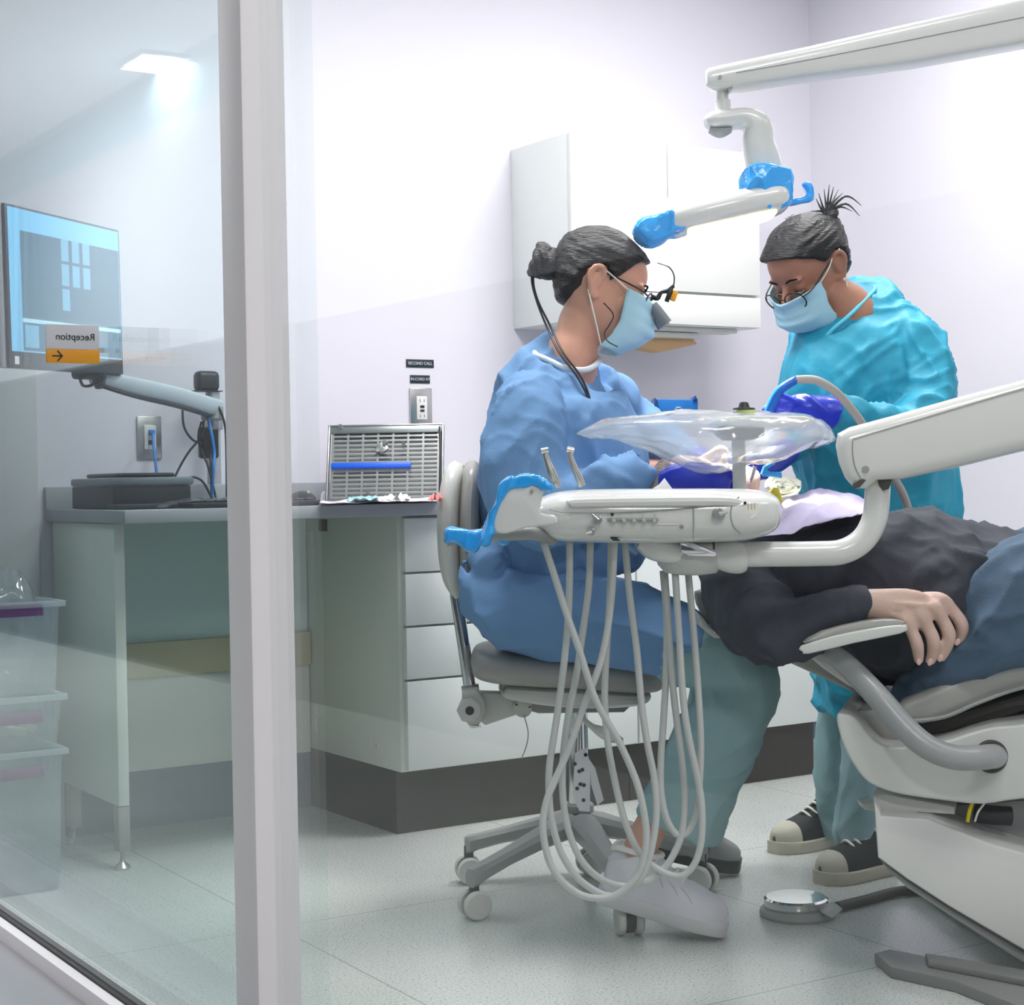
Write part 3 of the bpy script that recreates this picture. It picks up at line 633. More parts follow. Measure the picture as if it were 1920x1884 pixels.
def shoe(heel, toe, par, ms, lace=True, toecap=True, sole_h=.03, label=None, cap=.66, hs=1):
    x = (toe-heel); L = x.length; F_ = frame(heel, x, V((0, 0, 1)).cross(x)); y = F_.col[1].to_3d(); 
    def X(a, b, c): return F_ @ V((a*L, b, c))
    def prof(tab, z0, grow=0, hs=hs):
        out = []
        for a, w, h in spline(tab, 4):
            r = []
            for j in range(20):
                t = 2*PI*j/20; c, s = math.cos(t), math.sin(t)
                r.append(X(a, (w+grow)*math.copysign(abs(c)**.8, c), z0+(max(0, s)**.75*h*hs if s > 0 else 0)))
            out.append(r)
        return out
    up = mk('shoe', MB().rings(prof(SHOE, sole_h*.8)), ms[0], par, label)
    so = MB(); rr = []
    for a, w, h in spline(SHOE, 4):
        w2 = max(.004, w*.96+.006); aa = a*1.04-.02
        rr.append([X(aa, c*w2, z) for c, z in ((-1, .004), (-.94, 0), (.94, 0), (1, .004), (1, sole_h-.003), (.95, sole_h), (-.95, sole_h), (-1, sole_h-.003))])
    mk('sole', so.rings(rr), ms[1], up)
    if toecap:
        mk('toe_cap', MB().rings(prof([p for p in SHOE if p[0] >= cap], sole_h*.8, .002, 1.04*hs)), ms[2], up)
    if hs > 1.2:
        for k, (a0, a1) in enumerate(((.26, .50), (.40, .62), (.52, .74))):
            for sg in (-1, 1):
                pts = []
                for t in range(7):
                    a = a0+(a1-a0)*t/6; q = (t/6)*2.2+.25; w, h = pw([(p[0], p[1]) for p in SHOE], a), pw([(p[0], p[2]) for p in SHOE], a)
                    pts.append(X(a0+(a1-a0)*(1-t/6), sg*(w+.001)*abs(math.cos(q*.55))**.8, sole_h*.8+max(0, math.sin(q*.55))**.75*h*hs+.0015))
                mk('seam', MB().tube(pts, .0016, 6, 3), ms[1], up)
        mk('ankle_collar', MB().tube([X(a, c*w_, sole_h*.8+hz) for a, c, w_, hz in ((.02, 0, 0, .070*hs), (.06, -1, .027, .078*hs), (.2, -1, .031, .078*hs), (.34, -1, .026, .078*hs), (.40, 0, 0, .080*hs), (.34, 1, .026, .078*hs), (.2, 1, .031, .078*hs), (.06, 1, .027, .078*hs))], .006, 8, 4, True), ms[3], up)
    if lace:
        for i in range(5):
            a = .30+.075*i; h = pw([(p[0], p[2]) for p in SHOE], a)*hs+sole_h*.8; w = .026
            mk('lace', MB().tube([X(a-.01, -w, h-.012), X(a+.02, 0, h+.004), X(a-.01, w, h-.012)], .0036, 6, 4), ms[3], up)
    return up
def finger(mb, pts, r): mb.tube(pts, [r*1.08, r*1.0, r*1.02, r*.92, r*.95, r*.82, r*.5] if len(pts) == 7 else r, 12, 4)

# ================================================================ dentist's stool and dentist
hub = onz(1085, 1545, .12); hub.z = 0
t = thing('dental_stool', 'grey wheeled operator stool with backrest carrying the seated dentist', 'stool', tuple(hub))
Zst = 3.70
mk('seat_cushion', MB().chain([(884, 1237, Zst, 8, .05), (892, 1237, Zst, 26, .13), (920, 1239, Zst, 34, .18), (980, 1243, Zst, 36, .20), (1090, 1249, Zst, 36, .20), (1180, 1259, Zst, 34, .18), (1230, 1268, Zst, 24, .13), (1246, 1273, Zst, 8, .05)], 5, 28, 2.8), M['grey'], t)
mk('seat_pan', MB().chain([(945, 1283, Zst, 6, .08), (960, 1288, Zst, 18, .13), (1080, 1296, Zst, 24, .15), (1190, 1300, Zst, 16, .13), (1215, 1296, Zst, 5, .08)], 5, 24, 3), M['offw'], t)
mb = MB().prism([(945, 1300), (1180, 1304), (1188, 1320), (1170, 1336), (1010, 1338), (940, 1318)], Zst-.05, .16, .006); mk('tilt_mechanism', mb, M['greyp'], t)
kn = MB().prism([(866, 1296), (893, 1292), (908, 1312), (910, 1338), (897, 1362), (880, 1362), (866, 1342)], Zst-.10, .06, .006); mk('adjusting_bracket', kn, M['offw'], t)
mk('bracket_arm', MB().prism([(896, 1298), (960, 1300), (1000, 1318), (985, 1335), (910, 1360), (900, 1352)], Zst-.06, .05, .004), M['offw'], t)
q = P(881, 1331, Zst-.105); k_ = mk('knob', MB().cyl(q-FW*.012, q+FW*.03, .028, 7, .004), M['offw'], t); mk('knob_centre', MB().cyl(q-FW*.0125, q-FW*.008, .0095, 20), M['kick'], k_)
q = P(980, 1326, Zst-.06); k_ = mk('tension_dial', MB().cyl(q-FW*.02, q+FW*.03, .020, 20, .003), M['offw'], t)
for a in (0.2, 1.0, 1.8, 2.6): mk('dial_mark', MB().box(q-FW*.0205+RT*.0155*math.cos(a)+UP*.0155*math.sin(a), (.005, .003, .002), CAMR), M['dark'], k_)
text('lettering', 'YISON', .008, frame(P(891, 1362.5, Zst-.101)-FW*.002, RT+UP*.12, UP), M['dark'], t, .0006)
mk('tag_string', MB().tube([P(982, 1340, Zst-.08), P(990, 1370, Zst-.08), P(988, 1395, Zst-.08), P(978, 1422, Zst-.08)], .0012, 6, 5), M['greyp'], t)
mk('height_lever', MB().chain([(1090, 1345, 3.62, 5, .006), (1110, 1362, 3.6, 6, .007), (1128, 1372, 3.58, 11, .012), (1150, 1382, 3.57, 11, .012), (1168, 1388, 3.57, 4, .004)], 4, 14), M['gloss'], t)
mk('back_post', MB().tube([P(882, 1296, 3.68), P(868, 1200, 3.68), P(855, 1112, 3.68), P(852, 1060, 3.68)], .0135, 14, 6), M['chrome'], t)
mk('post_collar', MB().cyl(P(883, 1298, 3.68), P(881, 1284, 3.68), .019, 18), M['steel'], t)
mk('backrest_shell', MB().chain([(862, 868, 3.68, 10, .03), (853, 890, 3.68, 20, .10), (845, 950, 3.68, 23, .13), (845, 1030, 3.68, 23, .13), (852, 1085, 3.68, 20, .11), (862, 1118, 3.68, 10, .05)], 5, 26, 2.8), M['offw'], t)
mk('backrest_pad', MB().chain([(880, 866, 3.68, 8, .05), (886, 885, 3.68, 18, .12), (882, 950, 3.68, 20, .15), (882, 1040, 3.68, 21, .15), (884, 1100, 3.68, 18, .12), (884, 1130, 3.68, 8, .05)], 5, 26, 2.8), M['grey'], t)
gas = MB().cyl(hub+V((0, 0, .10)), V((hub.x, hub.y, P(1085, 1330, 3.75).z)), .025, 20, .002); mk('gas_column', gas, M['chrome'], t)
mk('column_sleeve', MB().cyl(hub+V((0, 0, .09)), hub+V((0, 0, .17)), .036, 20, .004), M['greyp'], t)
cast = [onz(*p, 0) for p in ((890, 1722), (880, 1655), (1180, 1752), (1317, 1672), (1108, 1640))]
for c in cast:
    d = (c-hub); d.z = 0; L = d.length; d.normalize(); s = d.cross(V((0, 0, 1)))
    pts = []
    mb = MB(); R = []
    for u, w, zc, h in ((0, .036, .125, .026), (.15, .034, .125, .026), (.4, .027, .118, .020), (.7, .021, .105, .016), (.92, .019, .094, .017), (1.0, .019, .089, .020), (1.03, .012, .087, .019)):
        ce = hub+d*(L*u)+V((0, 0, zc)); R.append([ce+s*w*x+V((0, 0, h*z_)) for x, z_ in ((-1, -.6), (-.5, -1), (.5, -1), (1, -.6), (1, .5), (.6, 1), (-.6, 1), (-1, .5))])
    leg = mk('base_leg', mb.rings(R), M['greyp'], t)
    e = hub+d*L
    cs = mk('caster_housing', MB().cyl(e+V((0, 0, .060)), e+V((0, 0, .085)), .011, 14).cyl(e-s*.008+V((0, 0, .032)), e+s*.008+V((0, 0, .032)), .028, 20, .002), M['dark'], leg)
    ww = RT*.4-FW*.91 if (c is cast[0]) else s
    ww = V((ww.x, ww.y, 0)).normalized()
    for k in (-1, 1): mk('wheel', MB().cyl(e+ww*(k*.010)+V((0, 0, .031)), e+ww*(k*.027)+V((0, 0, .031)), .0305, 26, .004), M['offw'], leg)
tg = thing('paper_tag', 'white punched paper tag hanging in front of the stool column', 'tag', tuple(P(1092, 1520, 3.66)))
mk('card', MB().prism([(1078, 1412), (1098, 1402), (1107, 1430), (1106, 1522), (1086, 1520), (1074, 1490)], 3.66, .002), M['paper'], tg)
for px, py in ((1098, 1415), (1092, 1443), (1086, 1446), (1078, 1432), (1088, 1470), (1082, 1478), (1095, 1472), (1094, 1500)):
    q = P(px, py, 3.659); mk('printed_spot', MB().cyl(q-FW*.0006, q+FW*.0004, .0042, 10), M['dark'], tg)
tg = mk('paper_tag', MB().prism([(1106, 1425), (1116, 1440), (1132, 1500), (1120, 1510), (1108, 1470)], 3.68, .002), M['paper'], None, 'narrow white tag hanging just right of the punched tag under the stool', 'tag')

def plane_len(a): return a*3.5/FPX
pr = thing('person', 'seated person in a pale blue gown with dark hair in a bun, mask and loupes', 'person', tuple(hub))
HO = hxf(P(1124, 538, 3.62), RT*.945-UP*.33-FW*.02, UP)
mb = MB(); head(mb, HO)
mb.chain([(1104, 565, 3.62, 32, .045), (1090, 598, 3.62, 41, .052), (1081, 636, 3.62, 43, .055), (1068, 676, 3.62, 54, .068), (1060, 720, 3.64, 60, .08)], 4)
mb.chain([(1055, 712, 3.65, 50, .08), (1048, 770, 3.65, 90, .14), (1050, 860, 3.65, 115, .165), (1052, 960, 3.65, 115, .15), (1030, 1060, 3.65, 105, .165), (1010, 1140, 3.66, 90, .17)], 5)
for Zs, el, wr, ha in ((3.47, (1000, 940, 3.43), (1180, 905, 3.47), (1270, 905, 3.46)), (3.83, (1120, 900, 3.86), (1290, 880, 3.80), (1360, 890, 3.72))):
    mb.chain([(1020, 745, Zs, 36, .04), (1005, 850, Zs, 36, .04), (*el, 34, .036), ((el[0]+wr[0])/2, (el[1]+wr[1])/2, (el[2]+wr[2])/2, 28, .03), (*wr, 24, .026), (*ha, 20, .018)], 5)
mb.chain([(1000, 1140, 3.56, 65, .065), (1150, 1165, 3.48, 56, .06), (1290, 1195, 3.40, 46, .05), (1375, 1242, 3.37, 40, .042)], 5)
mb.chain([(1378, 1240, 3.37, 38, .042), (1345, 1330, 3.375, 40, .044), (1290, 1450, 3.39, 36, .04), (1225, 1540, 3.41, 31, .036), (1188, 1620, 3.42, 33, .036)], 5)
mb.chain([(1030, 1140, 3.76, 60, .06), (1180, 1170, 3.86, 46, .05), (1300, 1220, 3.9, 36, .044), (1330, 1270, 3.92, 36, .04), (1316, 1400, 3.94, 34, .04), (1290, 1540, 3.95, 28, .034), (1275, 1600, 3.95, 30, .034)], 5)
body = mk('body', mb, M['skin'], pr, sharp=180); fuse(body, .0042, 3)
eyes(HO, body)
L1 = [(-.088, -.3), (-.074, -.062), (-.035, -.046), (-.006, -.030), (.004, .012), (.02, .028), (.04, .044), (.058, .056), (.072, .066), (.082, .085), (.09, .2)]
def bun(mb):
    c = HO @ V((0, -.118, .012)); mb.sph(c, (.030, .034, .036), HO.to_3x3(), 24, 16)
    for i in range(7):
        a = i*.9; mb.tube([c+HO.to_3x3() @ V((.026*math.cos(a+k), -.006-.024*math.sin(k*1.2), .030*math.sin(a+k))) for k in (0, .6, 1.2, 1.8)], [.008, .011, .010, .006], 8, 4)
hair(HO, M['hair1'], pr, lambda p: pw(L1, p.z), .014, .0045, fx=bun)
mask(HO, pr)
M['loupe'] = mat('loupe_black', (22,24,30), .35)
g = glasses(HO, pr, M['loupe'], .112, .000, .1, (.024, .018), 'magnifying_loupes')
for s in (-1, 1):
    a = HO @ V((s*.030, .118, -.002)); b = HO @ V((s*.026, .158, -.032)); mk('loupe_barrel', MB().lathe(a, [(.010, 0), (.012, .012), (.0135, .030), (.0150, (b-a).length)], b-a), mat('loupe_grey', (116,122,128), .3), g)
lp = mk('headlamp', MB().tube([HO @ V((0, .112, .018)), HO @ V((0, .124, .018)), HO @ V((0, .128, .032)), HO @ V((0, .140, .040)), HO @ V((0, .148, .054))], [.005, .006, .004, .005, .004], 10, 4).box(HO @ V((0, .145, .032)), (.012, .010, .030), HO.to_3x3(), .002), M['loupe'], g)
mk('amber_filter', MB().box(HO @ V((0, .156, .034)), (.016, .012, .022), HO.to_3x3(), .003), mat('amber_plastic', (244,166,20), .3), lp)
mk('lamp_cable', MB().tube([HO @ V((0, .148, .054)), HO @ V((0, .142, .074)), HO @ V((0, .126, .088)), HO @ V((-.02, .100, .092))], .0016, 6, 5), M['loupe'], lp)
mk('cord', MB().tube([P(1132, 568, 3.54), P(1150, 590, 3.52), P(1142, 610, 3.52), P(1133, 625, 3.52), P(1140, 640, 3.51), P(1158, 650, 3.5)], .0014, 6, 5), M['loupe'], g)
for k, off in enumerate((0, 7)):
    mk('neck_strap', MB().tube([P(1010, 492, 3.66), P(997+off*.4, 520, 3.62), P(1005+off*.3, 560, 3.60), P(1024+off, 610, 3.58), P(1048+off, 660, 3.535), P(1078+off, 700, 3.505), P(1098+off*.6, 735, 3.49), P(1110, 768, 3.48)], .0024, 8, 6), M['loupe'], pr)
gw = MB()
gw.chain([(1074, 666, 3.63, 48, .078), (1062, 684, 3.64, 82, .110), (1046, 716, 3.645, 104, .15), (1046, 755, 3.65, 124, .185), (1052, 810, 3.65, 142, .20), (1058, 880, 3.65, 152, .20), (1058, 960, 3.65, 156, .195), (1060, 1020, 3.65, 153, .19), (1066, 1062, 3.65, 143, .185), (1072, 1090, 3.65, 132, .175)], 6, 36, 2.3)
gw.chain([(1000, 738, 3.53, 50, .06), (990, 775, 3.46, 66, .07), (985, 830, 3.44, 78, .08), (985, 890, 3.43, 86, .085), (1005, 945, 3.42, 80, .085), (1080, 950, 3.42, 66, .07), (1150, 915, 3.42, 58, .062), (1208, 880, 3.44, 50, .05)], 6, 30, 2.2)
gw.chain([(1110, 715, 3.80, 40, .06), (1150, 745, 3.86, 48, .065), (1185, 790, 3.88, 46, .06), (1225, 815, 3.86, 44, .055), (1275, 850, 3.82, 34, .045), (1300, 868, 3.79, 30, .038)], 6, 28)
o = mk('gown', gw, M['gown_blue'], pr, 'pale blue fabric gown', sharp=180)
fuse(o, .0070, 6, .5, [(.015, 8, (.30, -1, .1), 1.6), (.010, 13, (-.55, -1, 0), 1.8), (.005, 24, (.8, -.8, .3), 1.6)], fn=lambda w: .5+.5*sstep(.60, .75, w.z))
gw = MB()
gw.chain([(932, 1068, 3.66, 28, .15), (968, 1116, 3.64, 68, .20), (1000, 1145, 3.58, 82, .17), (1100, 1158, 3.50, 84, .125), (1200, 1180, 3.45, 80, .105), (1290, 1212, 3.40, 66, .085), (1325, 1232, 3.38, 52, .07)], 6, 32, 2.3)
gw.chain([(1030, 1140, 3.76, 82, .10), (1150, 1165, 3.83, 78, .09), (1260, 1190, 3.88, 62, .075), (1290, 1200, 3.89, 54, .07)], 5, 26)
o = mk('gown_skirt', gw, M['gown_blue'], pr, 'blue gown skirt over the thighs', sharp=180)
fuse(o, .0070, 6, .5, [(.016, 8, (1, .35, 0), 1.6), (.009, 14, (.6, 1, .2), 1.7)], fn=lambda w: .2+.8*sstep(.50, .60, w.z))
mk('collar', MB().tube([P(1004, 664, 3.57), P(1030, 676, 3.545), P(1062, 690, 3.530), P(1098, 693, 3.54), P(1120, 681, 3.58), P(1116, 668, 3.66), P(1060, 658, 3.71), P(1010, 656, 3.66)], .0062, 10, 6, True), mat('white_collar_binding', (222,228,232), .8), pr, 'white collar binding')
tr = MB()
tr.chain([(1230, 1208, 3.42, 58, .07), (1300, 1222, 3.39, 66, .08), (1375, 1245, 3.37, 66, .08), (1398, 1275, 3.37, 58, .075), (1370, 1335, 3.375, 74, .075), (1330, 1420, 3.385, 80, .072), (1295, 1500, 3.395, 80, .07), (1272, 1558, 3.40, 86, .07)], 6, 30)
tr.chain([(1240, 1195, 3.88, 54, .07), (1320, 1225, 3.91, 58, .07), (1345, 1270, 3.92, 54, .065), (1330, 1380, 3.94, 56, .06), (1310, 1480, 3.95, 56, .058), (1300, 1560, 3.955, 56, .058)], 6, 28)
o = mk('trousers', tr, M['scrub'], pr, 'teal scrub trousers', sharp=180); fuse(o, .0070, 5, .5, [(.016, 9, (.45, 1, 0), 1.6), (.008, 16, (1, .5, .2), 1.7)])
M['trainer'] = mat('white_trainer_leather', (214,212,218), .55, bump=.1, bscale=90); M['trainer_sole'] = mat('white_rubber', (204,202,204), .6)
s1 = shoe(P(1122, 1686, 3.43), P(1356, 1752, 3.39), pr, (M['trainer'], M['trainer_sole'], M['trainer'], M['elastic']), hs=1.22, label='white trainer on the tiptoe near foot')
mk('ankle_sock', MB().tube([P(1190, 1640, 3.42), P(1182, 1600, 3.42)], [.043, .046], 18), mat('white_sock', (226,226,230), .9), pr)
shoe(P(1228, 1602, 3.98), P(1384, 1634, 3.93), pr, (mat('grey_trainer', (120,118,114), .6), M['dark'], M['greyp'], M['elastic']), lace=False, label='grey trainer on the far foot')
# gloved hand working at the patient's mouth
gv = MB()
gv.chain([(1258, 900, 3.34, 24, .03), (1266, 899, 3.33, 29, .035), (1290, 900, 3.32, 31, .034), (1330, 904, 3.32, 34, .030), (1362, 912, 3.33, 30, .024)], 4, 20)
for i, (a, b, c_) in enumerate((((1358, 896), (1385, 900), (1398, 915)), ((1362, 908), (1388, 916), (1398, 930)), ((1360, 920), (1382, 930), (1388, 944)), ((1352, 930), (1370, 942), (1374, 954)))):
    z0 = 3.325+.012*i; gv.tube([P(1335, 904+7*i, z0), P(*a, z0), P(*b, z0), P(*c_, z0)], [.011, .010, .009, .007], 12, 4)
gv.tube([P(1318, 890, 3.32), P(1345, 880, 3.31), P(1370, 888, 3.31), P(1384, 900, 3.32)], [.012, .011, .009, .007], 12, 4)
o = mk('glove', gv, M['glove'], pr, 'royal blue glove on the near hand', sharp=180); fuse(o, .0035, 3, .5, [(.006, 24, (1, -.6, 0), 1.5)])
gv = MB(); gv.chain([(1300, 862, 3.79, 28, .036), (1330, 876, 3.76, 30, .034), (1365, 890, 3.73, 30, .026)], 4, 20)
for i in range(4): gv.tube([P(1360, 880+7*i, 3.73), P(1388, 886+9*i, 3.70), P(1408, 900+8*i, 3.67)], [.010, .009, .007], 12, 4)
gv.tube([P(1345, 872, 3.73), P(1372, 866, 3.70), P(1394, 880, 3.68)], [.011, .010, .007], 12, 4)
o = mk('glove', gv, M['glove'], pr, 'royal blue glove on the far hand', sharp=180); fuse(o, .0035, 3, .5, [(.005, 26, (1, -.6, 0), 1.5)])
# ================================================================ standing assistant
pr = thing('person', 'standing person in a turquoise gown and glasses bending over the patient', 'person', tuple(onz(1590, 1620, 0)))
HA = hxf(P(1521, 506, 3.86), RT*-.66-UP*.60-FW*.44, UP+RT*.06)
mb = MB(); head(mb, HA)
mb.chain([(1552, 552, 3.86, 40, .055), (1584, 580, 3.86, 52, .066), (1600, 616, 3.87, 62, .080), (1616, 690, 3.92, 70, .09)], 4)
mb.chain([(1612, 650, 3.93, 60, .08), (1620, 710, 3.93, 105, .12), (1632, 820, 3.94, 110, .13), (1645, 950, 3.97, 105, .13), (1648, 1060, 4.0, 108, .14), (1640, 1140, 4.0, 90, .13)], 5)
mb.chain([(1695, 630, 3.86, 32, .045), (1725, 700, 3.80, 34, .045), (1725, 780, 3.74, 30, .04), (1650, 788, 3.64, 24, .034), (1560, 772, 3.55, 20, .026), (1520, 772, 3.53, 18, .02)], 5)
mb.chain([(1520, 640, 4.0, 32, .045), (1505, 730, 3.95, 32, .043), (1490, 800, 3.82, 26, .035), (1450, 860, 3.66, 18, .024)], 5)
mb.chain([(1600, 1120, 4.08, 50, .06), (1580, 1260, 4.1, 36, .05), (1568, 1380, 4.13, 27, .04), (1566, 1480, 4.17, 26, .04), (1566, 1560, 4.22, 22, .032)], 5)
mb.chain([(1665, 1120, 3.95, 50, .06), (1640, 1260, 3.94, 34, .045), (1620, 1380, 3.93, 25, .04), (1614, 1490, 3.93, 25, .04), (1616, 1600, 3.94, 22, .034)], 5)
body = mk('body', mb, M['skin2'], pr, sharp=180); fuse(body, .0042, 3)
eyes(HA, body)
L2 = [(-.088, -.3), (-.074, -.060), (-.035, -.050), (-.012, -.040), (.004, -.010), (.02, .012), (.045, .038), (.062, .062), (.074, .076), (.082, .09), (.09, .2)]
rnd = random.Random(3)
def tuft(mb):
    mb.sph(P(1554, 404, 3.84), (.024, .024, .014), HA.to_3x3(), 18, 12)
    for px, py, mx, my in ((1530, 372, 1540, 392), (1545, 354, 1548, 380), (1563, 350, 1556, 380), (1580, 362, 1562, 380), (1612, 405, 1585, 382), (1598, 396, 1575, 388), (1520, 396, 1540, 396), (1615, 385, 1585, 368), (1535, 362, 1543, 388), (1555, 346, 1552, 378), (1572, 355, 1560, 380)):
        mb.tube([P(1550, 402, 3.83), P(mx, my, 3.83), P(px, py, 3.82+rnd.uniform(-.03, .03))], [.004, .0026, .0006], 6, 6)
    for i in range(26):
        a = rnd.uniform(0, 2*PI); b = HA @ V((.072*math.cos(a)*.8, -.03+.085*math.sin(a)*.8, .085+rnd.uniform(-.03, .02))); n = (b-HA @ V((0, -.01, 0))).normalized()
        mb.tube([b-n*.01, b+n*.008+UP*.004, b+n*.018+RT*rnd.uniform(-.004, .012)+UP*rnd.uniform(-.01, .006)], [.0016, .0011, .0004], 5, 3)
hair(HA, M['hair2'], pr, lambda p: pw(L2, p.z), .013, .0045, fx=tuft)
mask(HA, pr, -.012, -.122, .120, .078)
glasses(HA, pr, M['black'], .116, -.014, .15, (.026, .0225))
mk('earring', MB().sph(HA @ V((-.083, -.024, .030)), .004, None, 10, 8), M['chrome'], pr)
mk('earring', MB().sph(HA @ V((-.076, -.006, -.034)), .005, None, 10, 8), mat('pearl', (240,236,230), .15), pr)
gw = MB()
gw.chain([(1618, 540, 3.97, 28, .05), (1618, 556, 3.96, 56, .075), (1616, 586, 3.94, 84, .095), (1610, 622, 3.92, 116, .125), (1615, 680, 3.91, 148, .165), (1622, 760, 3.91, 154, .17), (1634, 850, 3.93, 147, .165), (1646, 950, 3.96, 145, .165), (1650, 1060, 4.0, 138, .17), (1640, 1160, 4.0, 120, .16), (1616, 1260, 4.02, 88, .14), (1600, 1338, 4.03, 66, .12)], 6, 36, 2.3)
gw.chain([(1680, 600, 3.88, 36, .055), (1715, 640, 3.83, 50, .07), (1737, 700, 3.79, 52, .07), (1738, 760, 3.75, 50, .066), (1705, 800, 3.70, 42, .06), (1650, 790, 3.64, 36, .05), (1595, 776, 3.58, 32, .044), (1556, 770, 3.55, 30, .040)], 6, 28)
gw.chain([(1525, 630, 4.0, 44, .06), (1508, 700, 3.97, 44, .06), (1500, 770, 3.90, 40, .055), (1485, 820, 3.78, 34, .048), (1470, 850, 3.70, 28, .04)], 5, 26)
o = mk('gown', gw, M['gown_cyan'], pr, 'turquoise paper gown', sharp=180)
fuse(o, .0070, 4, .5, [(.018, 8, (.25, 1, 0), 1.7), (.010, 14, (-.5, 1, .2), 1.8), (.006, 24, (.9, .6, 0), 1.5)])
mk('collar', MB().tube([P(1540, 636, 3.81), P(1564, 615, 3.785), P(1594, 590, 3.785), P(1624, 560, 3.815), P(1640, 538, 3.88), P(1606, 524, 3.97), P(1560, 550, 3.97), P(1532, 606, 3.88)], .0045, 8, 6, True), mat('turquoise_binding', (96,204,226), .6), pr, 'neck binding')
mk('shoulder_seam', MB().tube([P(1645, 545, 3.87), P(1672, 572, 3.84), P(1700, 612, 3.79), P(1716, 655, 3.765), P(1718, 700, 3.74)], .003, 6, 6), mat('turquoise_seam', (70,196,222), .6), pr)
tr = MB()
tr.chain([(1584, 1240, 4.08, 50, .07), (1574, 1320, 4.12, 40, .066), (1564, 1400, 4.14, 36, .064), (1565, 1470, 4.17, 36, .064), (1568, 1552, 4.22, 38, .064)], 5, 26)
tr.chain([(1645, 1240, 3.95, 48, .07), (1628, 1320, 3.94, 40, .065), (1612, 1420, 3.93, 35, .062), (1606, 1520, 3.925, 35, .062), (1606, 1616, 3.925, 38, .064)], 5, 26)
o = mk('trousers', tr, M['scrub'], pr, 'teal scrub trousers', sharp=180); fuse(o, .0070, 5, .5, [(.014, 9, (.3, 1, 0), 1.6), (.007, 16, (1, .6, .2), 1.7)])
canv = mat('black_canvas', (36,38,40), .8, bump=.15, bscale=200); rub = mat('aged_white_rubber', (188,184,166), .6)
fl = lambda p: V((p.x, p.y, 0))
shoe(fl(onz(1592, 1574, 0)), fl(onz(1452, 1600, 0)), pr, (canv, rub, rub, M['elastic']), cap=.78, hs=1.15, label='black canvas sneaker with white sole')
shoe(fl(onz(1666, 1634, 0)), fl(onz(1538, 1658, 0)), pr, (canv, rub, rub, M['elastic']), cap=.74, hs=1.1, label='black canvas sneaker with white sole')
gv = MB(); gv.chain([(1562, 774, 3.55, 32, .044), (1535, 772, 3.54, 33, .042), (1500, 774, 3.52, 34, .042), (1468, 780, 3.50, 30, .036), (1452, 790, 3.49, 20, .026)], 4, 22)
for i, (a, b, c_) in enumerate((((1452, 760), (1436, 776), (1440, 796)), ((1448, 772), (1430, 788), (1436, 806)), ((1452, 784), (1434, 800), (1442, 814)), ((1458, 794), (1444, 808), (1450, 820)))):
    z0 = 3.47+.014*i; gv.tube([P(1485, 764+8*i, z0), P(*a, z0), P(*b, z0+.004), P(*c_, z0+.012)], [.0115, .0105, .0095, .008], 12, 4)
gv.tube([P(1500, 758, 3.485), P(1478, 750, 3.47), P(1460, 742, 3.462), P(1450, 736, 3.458)], [.013, .0115, .010, .0075], 12, 4)
o = mk('glove', gv, M['glove'], pr, 'royal blue glove closed round the suction handle', sharp=180); fuse(o, .0035, 3, .5, [(.006, 24, (1, -.5, 0), 1.5)])
gv = MB(); gv.chain([(1476, 845, 3.70, 26, .034), (1450, 862, 3.66, 27, .032), (1425, 878, 3.62, 24, .026)], 4, 20)
for i in range(4): gv.tube([P(1430, 870+6*i, 3.62), P(1408, 884+7*i, 3.60), P(1398, 900+7*i, 3.58)], [.010, .009, .007], 12, 4)
gv.tube([P(1440, 858, 3.62), P(1420, 858, 3.60), P(1404, 870, 3.58)], [.011, .010, .007], 12, 4)
o = mk('glove', gv, M['glove'], pr, 'royal blue glove on the other hand', sharp=180); fuse(o, .0035, 3)
hs = thing('suction_hose', 'grey suction hose with a blue sleeved handle held in the assistant\'s glove', 'hose', tuple(P(1530, 745, 3.47)))
mk('blue_sleeve', MB().tube([P(1436, 792, 3.46), P(1446, 762, 3.455), P(1462, 732, 3.45), P(1492, 712, 3.45)], [.010, .0105, .0095, .009], 14, 6), mat('blue_sleeve_film', (20,92,186), .3), hs, 'blue sleeve')
mk('tube', MB().tube([P(1492, 712, 3.45), P(1530, 713, 3.45), P(1565, 733, 3.45), P(1595, 765, 3.46), P(1620, 800, 3.47), P(1660, 870, 3.50), P(1690, 920, 3.52), P(1702, 952, 3.53)], .0088, 14, 8), mat('grey_suction_tube', (160,158,152), .45), hs)

# ================================================================ patient
pr = thing('person', 'reclining patient in a dark jacket and jeans lying in the dental chair', 'person', tuple(P(1640, 1280, 3.35)))
HP = hxf(P(1312, 944, 3.44), UP*.98+RT*.16, -RT)
mb = MB(); head(mb, HP)
mb.chain([(1375, 965, 3.43, 55, .055), (1420, 985, 3.42, 52, .058), (1470, 1020, 3.42, 75, .12)], 4)
mb.chain([(1440, 1040, 3.40, 60, .15), (1520, 1080, 3.38, 85, .17), (1620, 1100, 3.36, 105, .17), (1740, 1120, 3.30, 110, .15), (1840, 1125, 3.28, 85, .12), (1900, 1110, 3.27, 65, .10)], 5)
mb.chain([(1385, 1085, 3.25, 50, .055), (1415, 1140, 3.16, 50, .055), (1455, 1176, 3.11, 46, .05), (1500, 1170, 3.09, 42, .046), (1560, 1146, 3.07, 33, .04), (1605, 1134, 3.06, 28, .034), (1640, 1134, 3.055, 27, .026), (1668, 1140, 3.055, 32, .023)], 5)
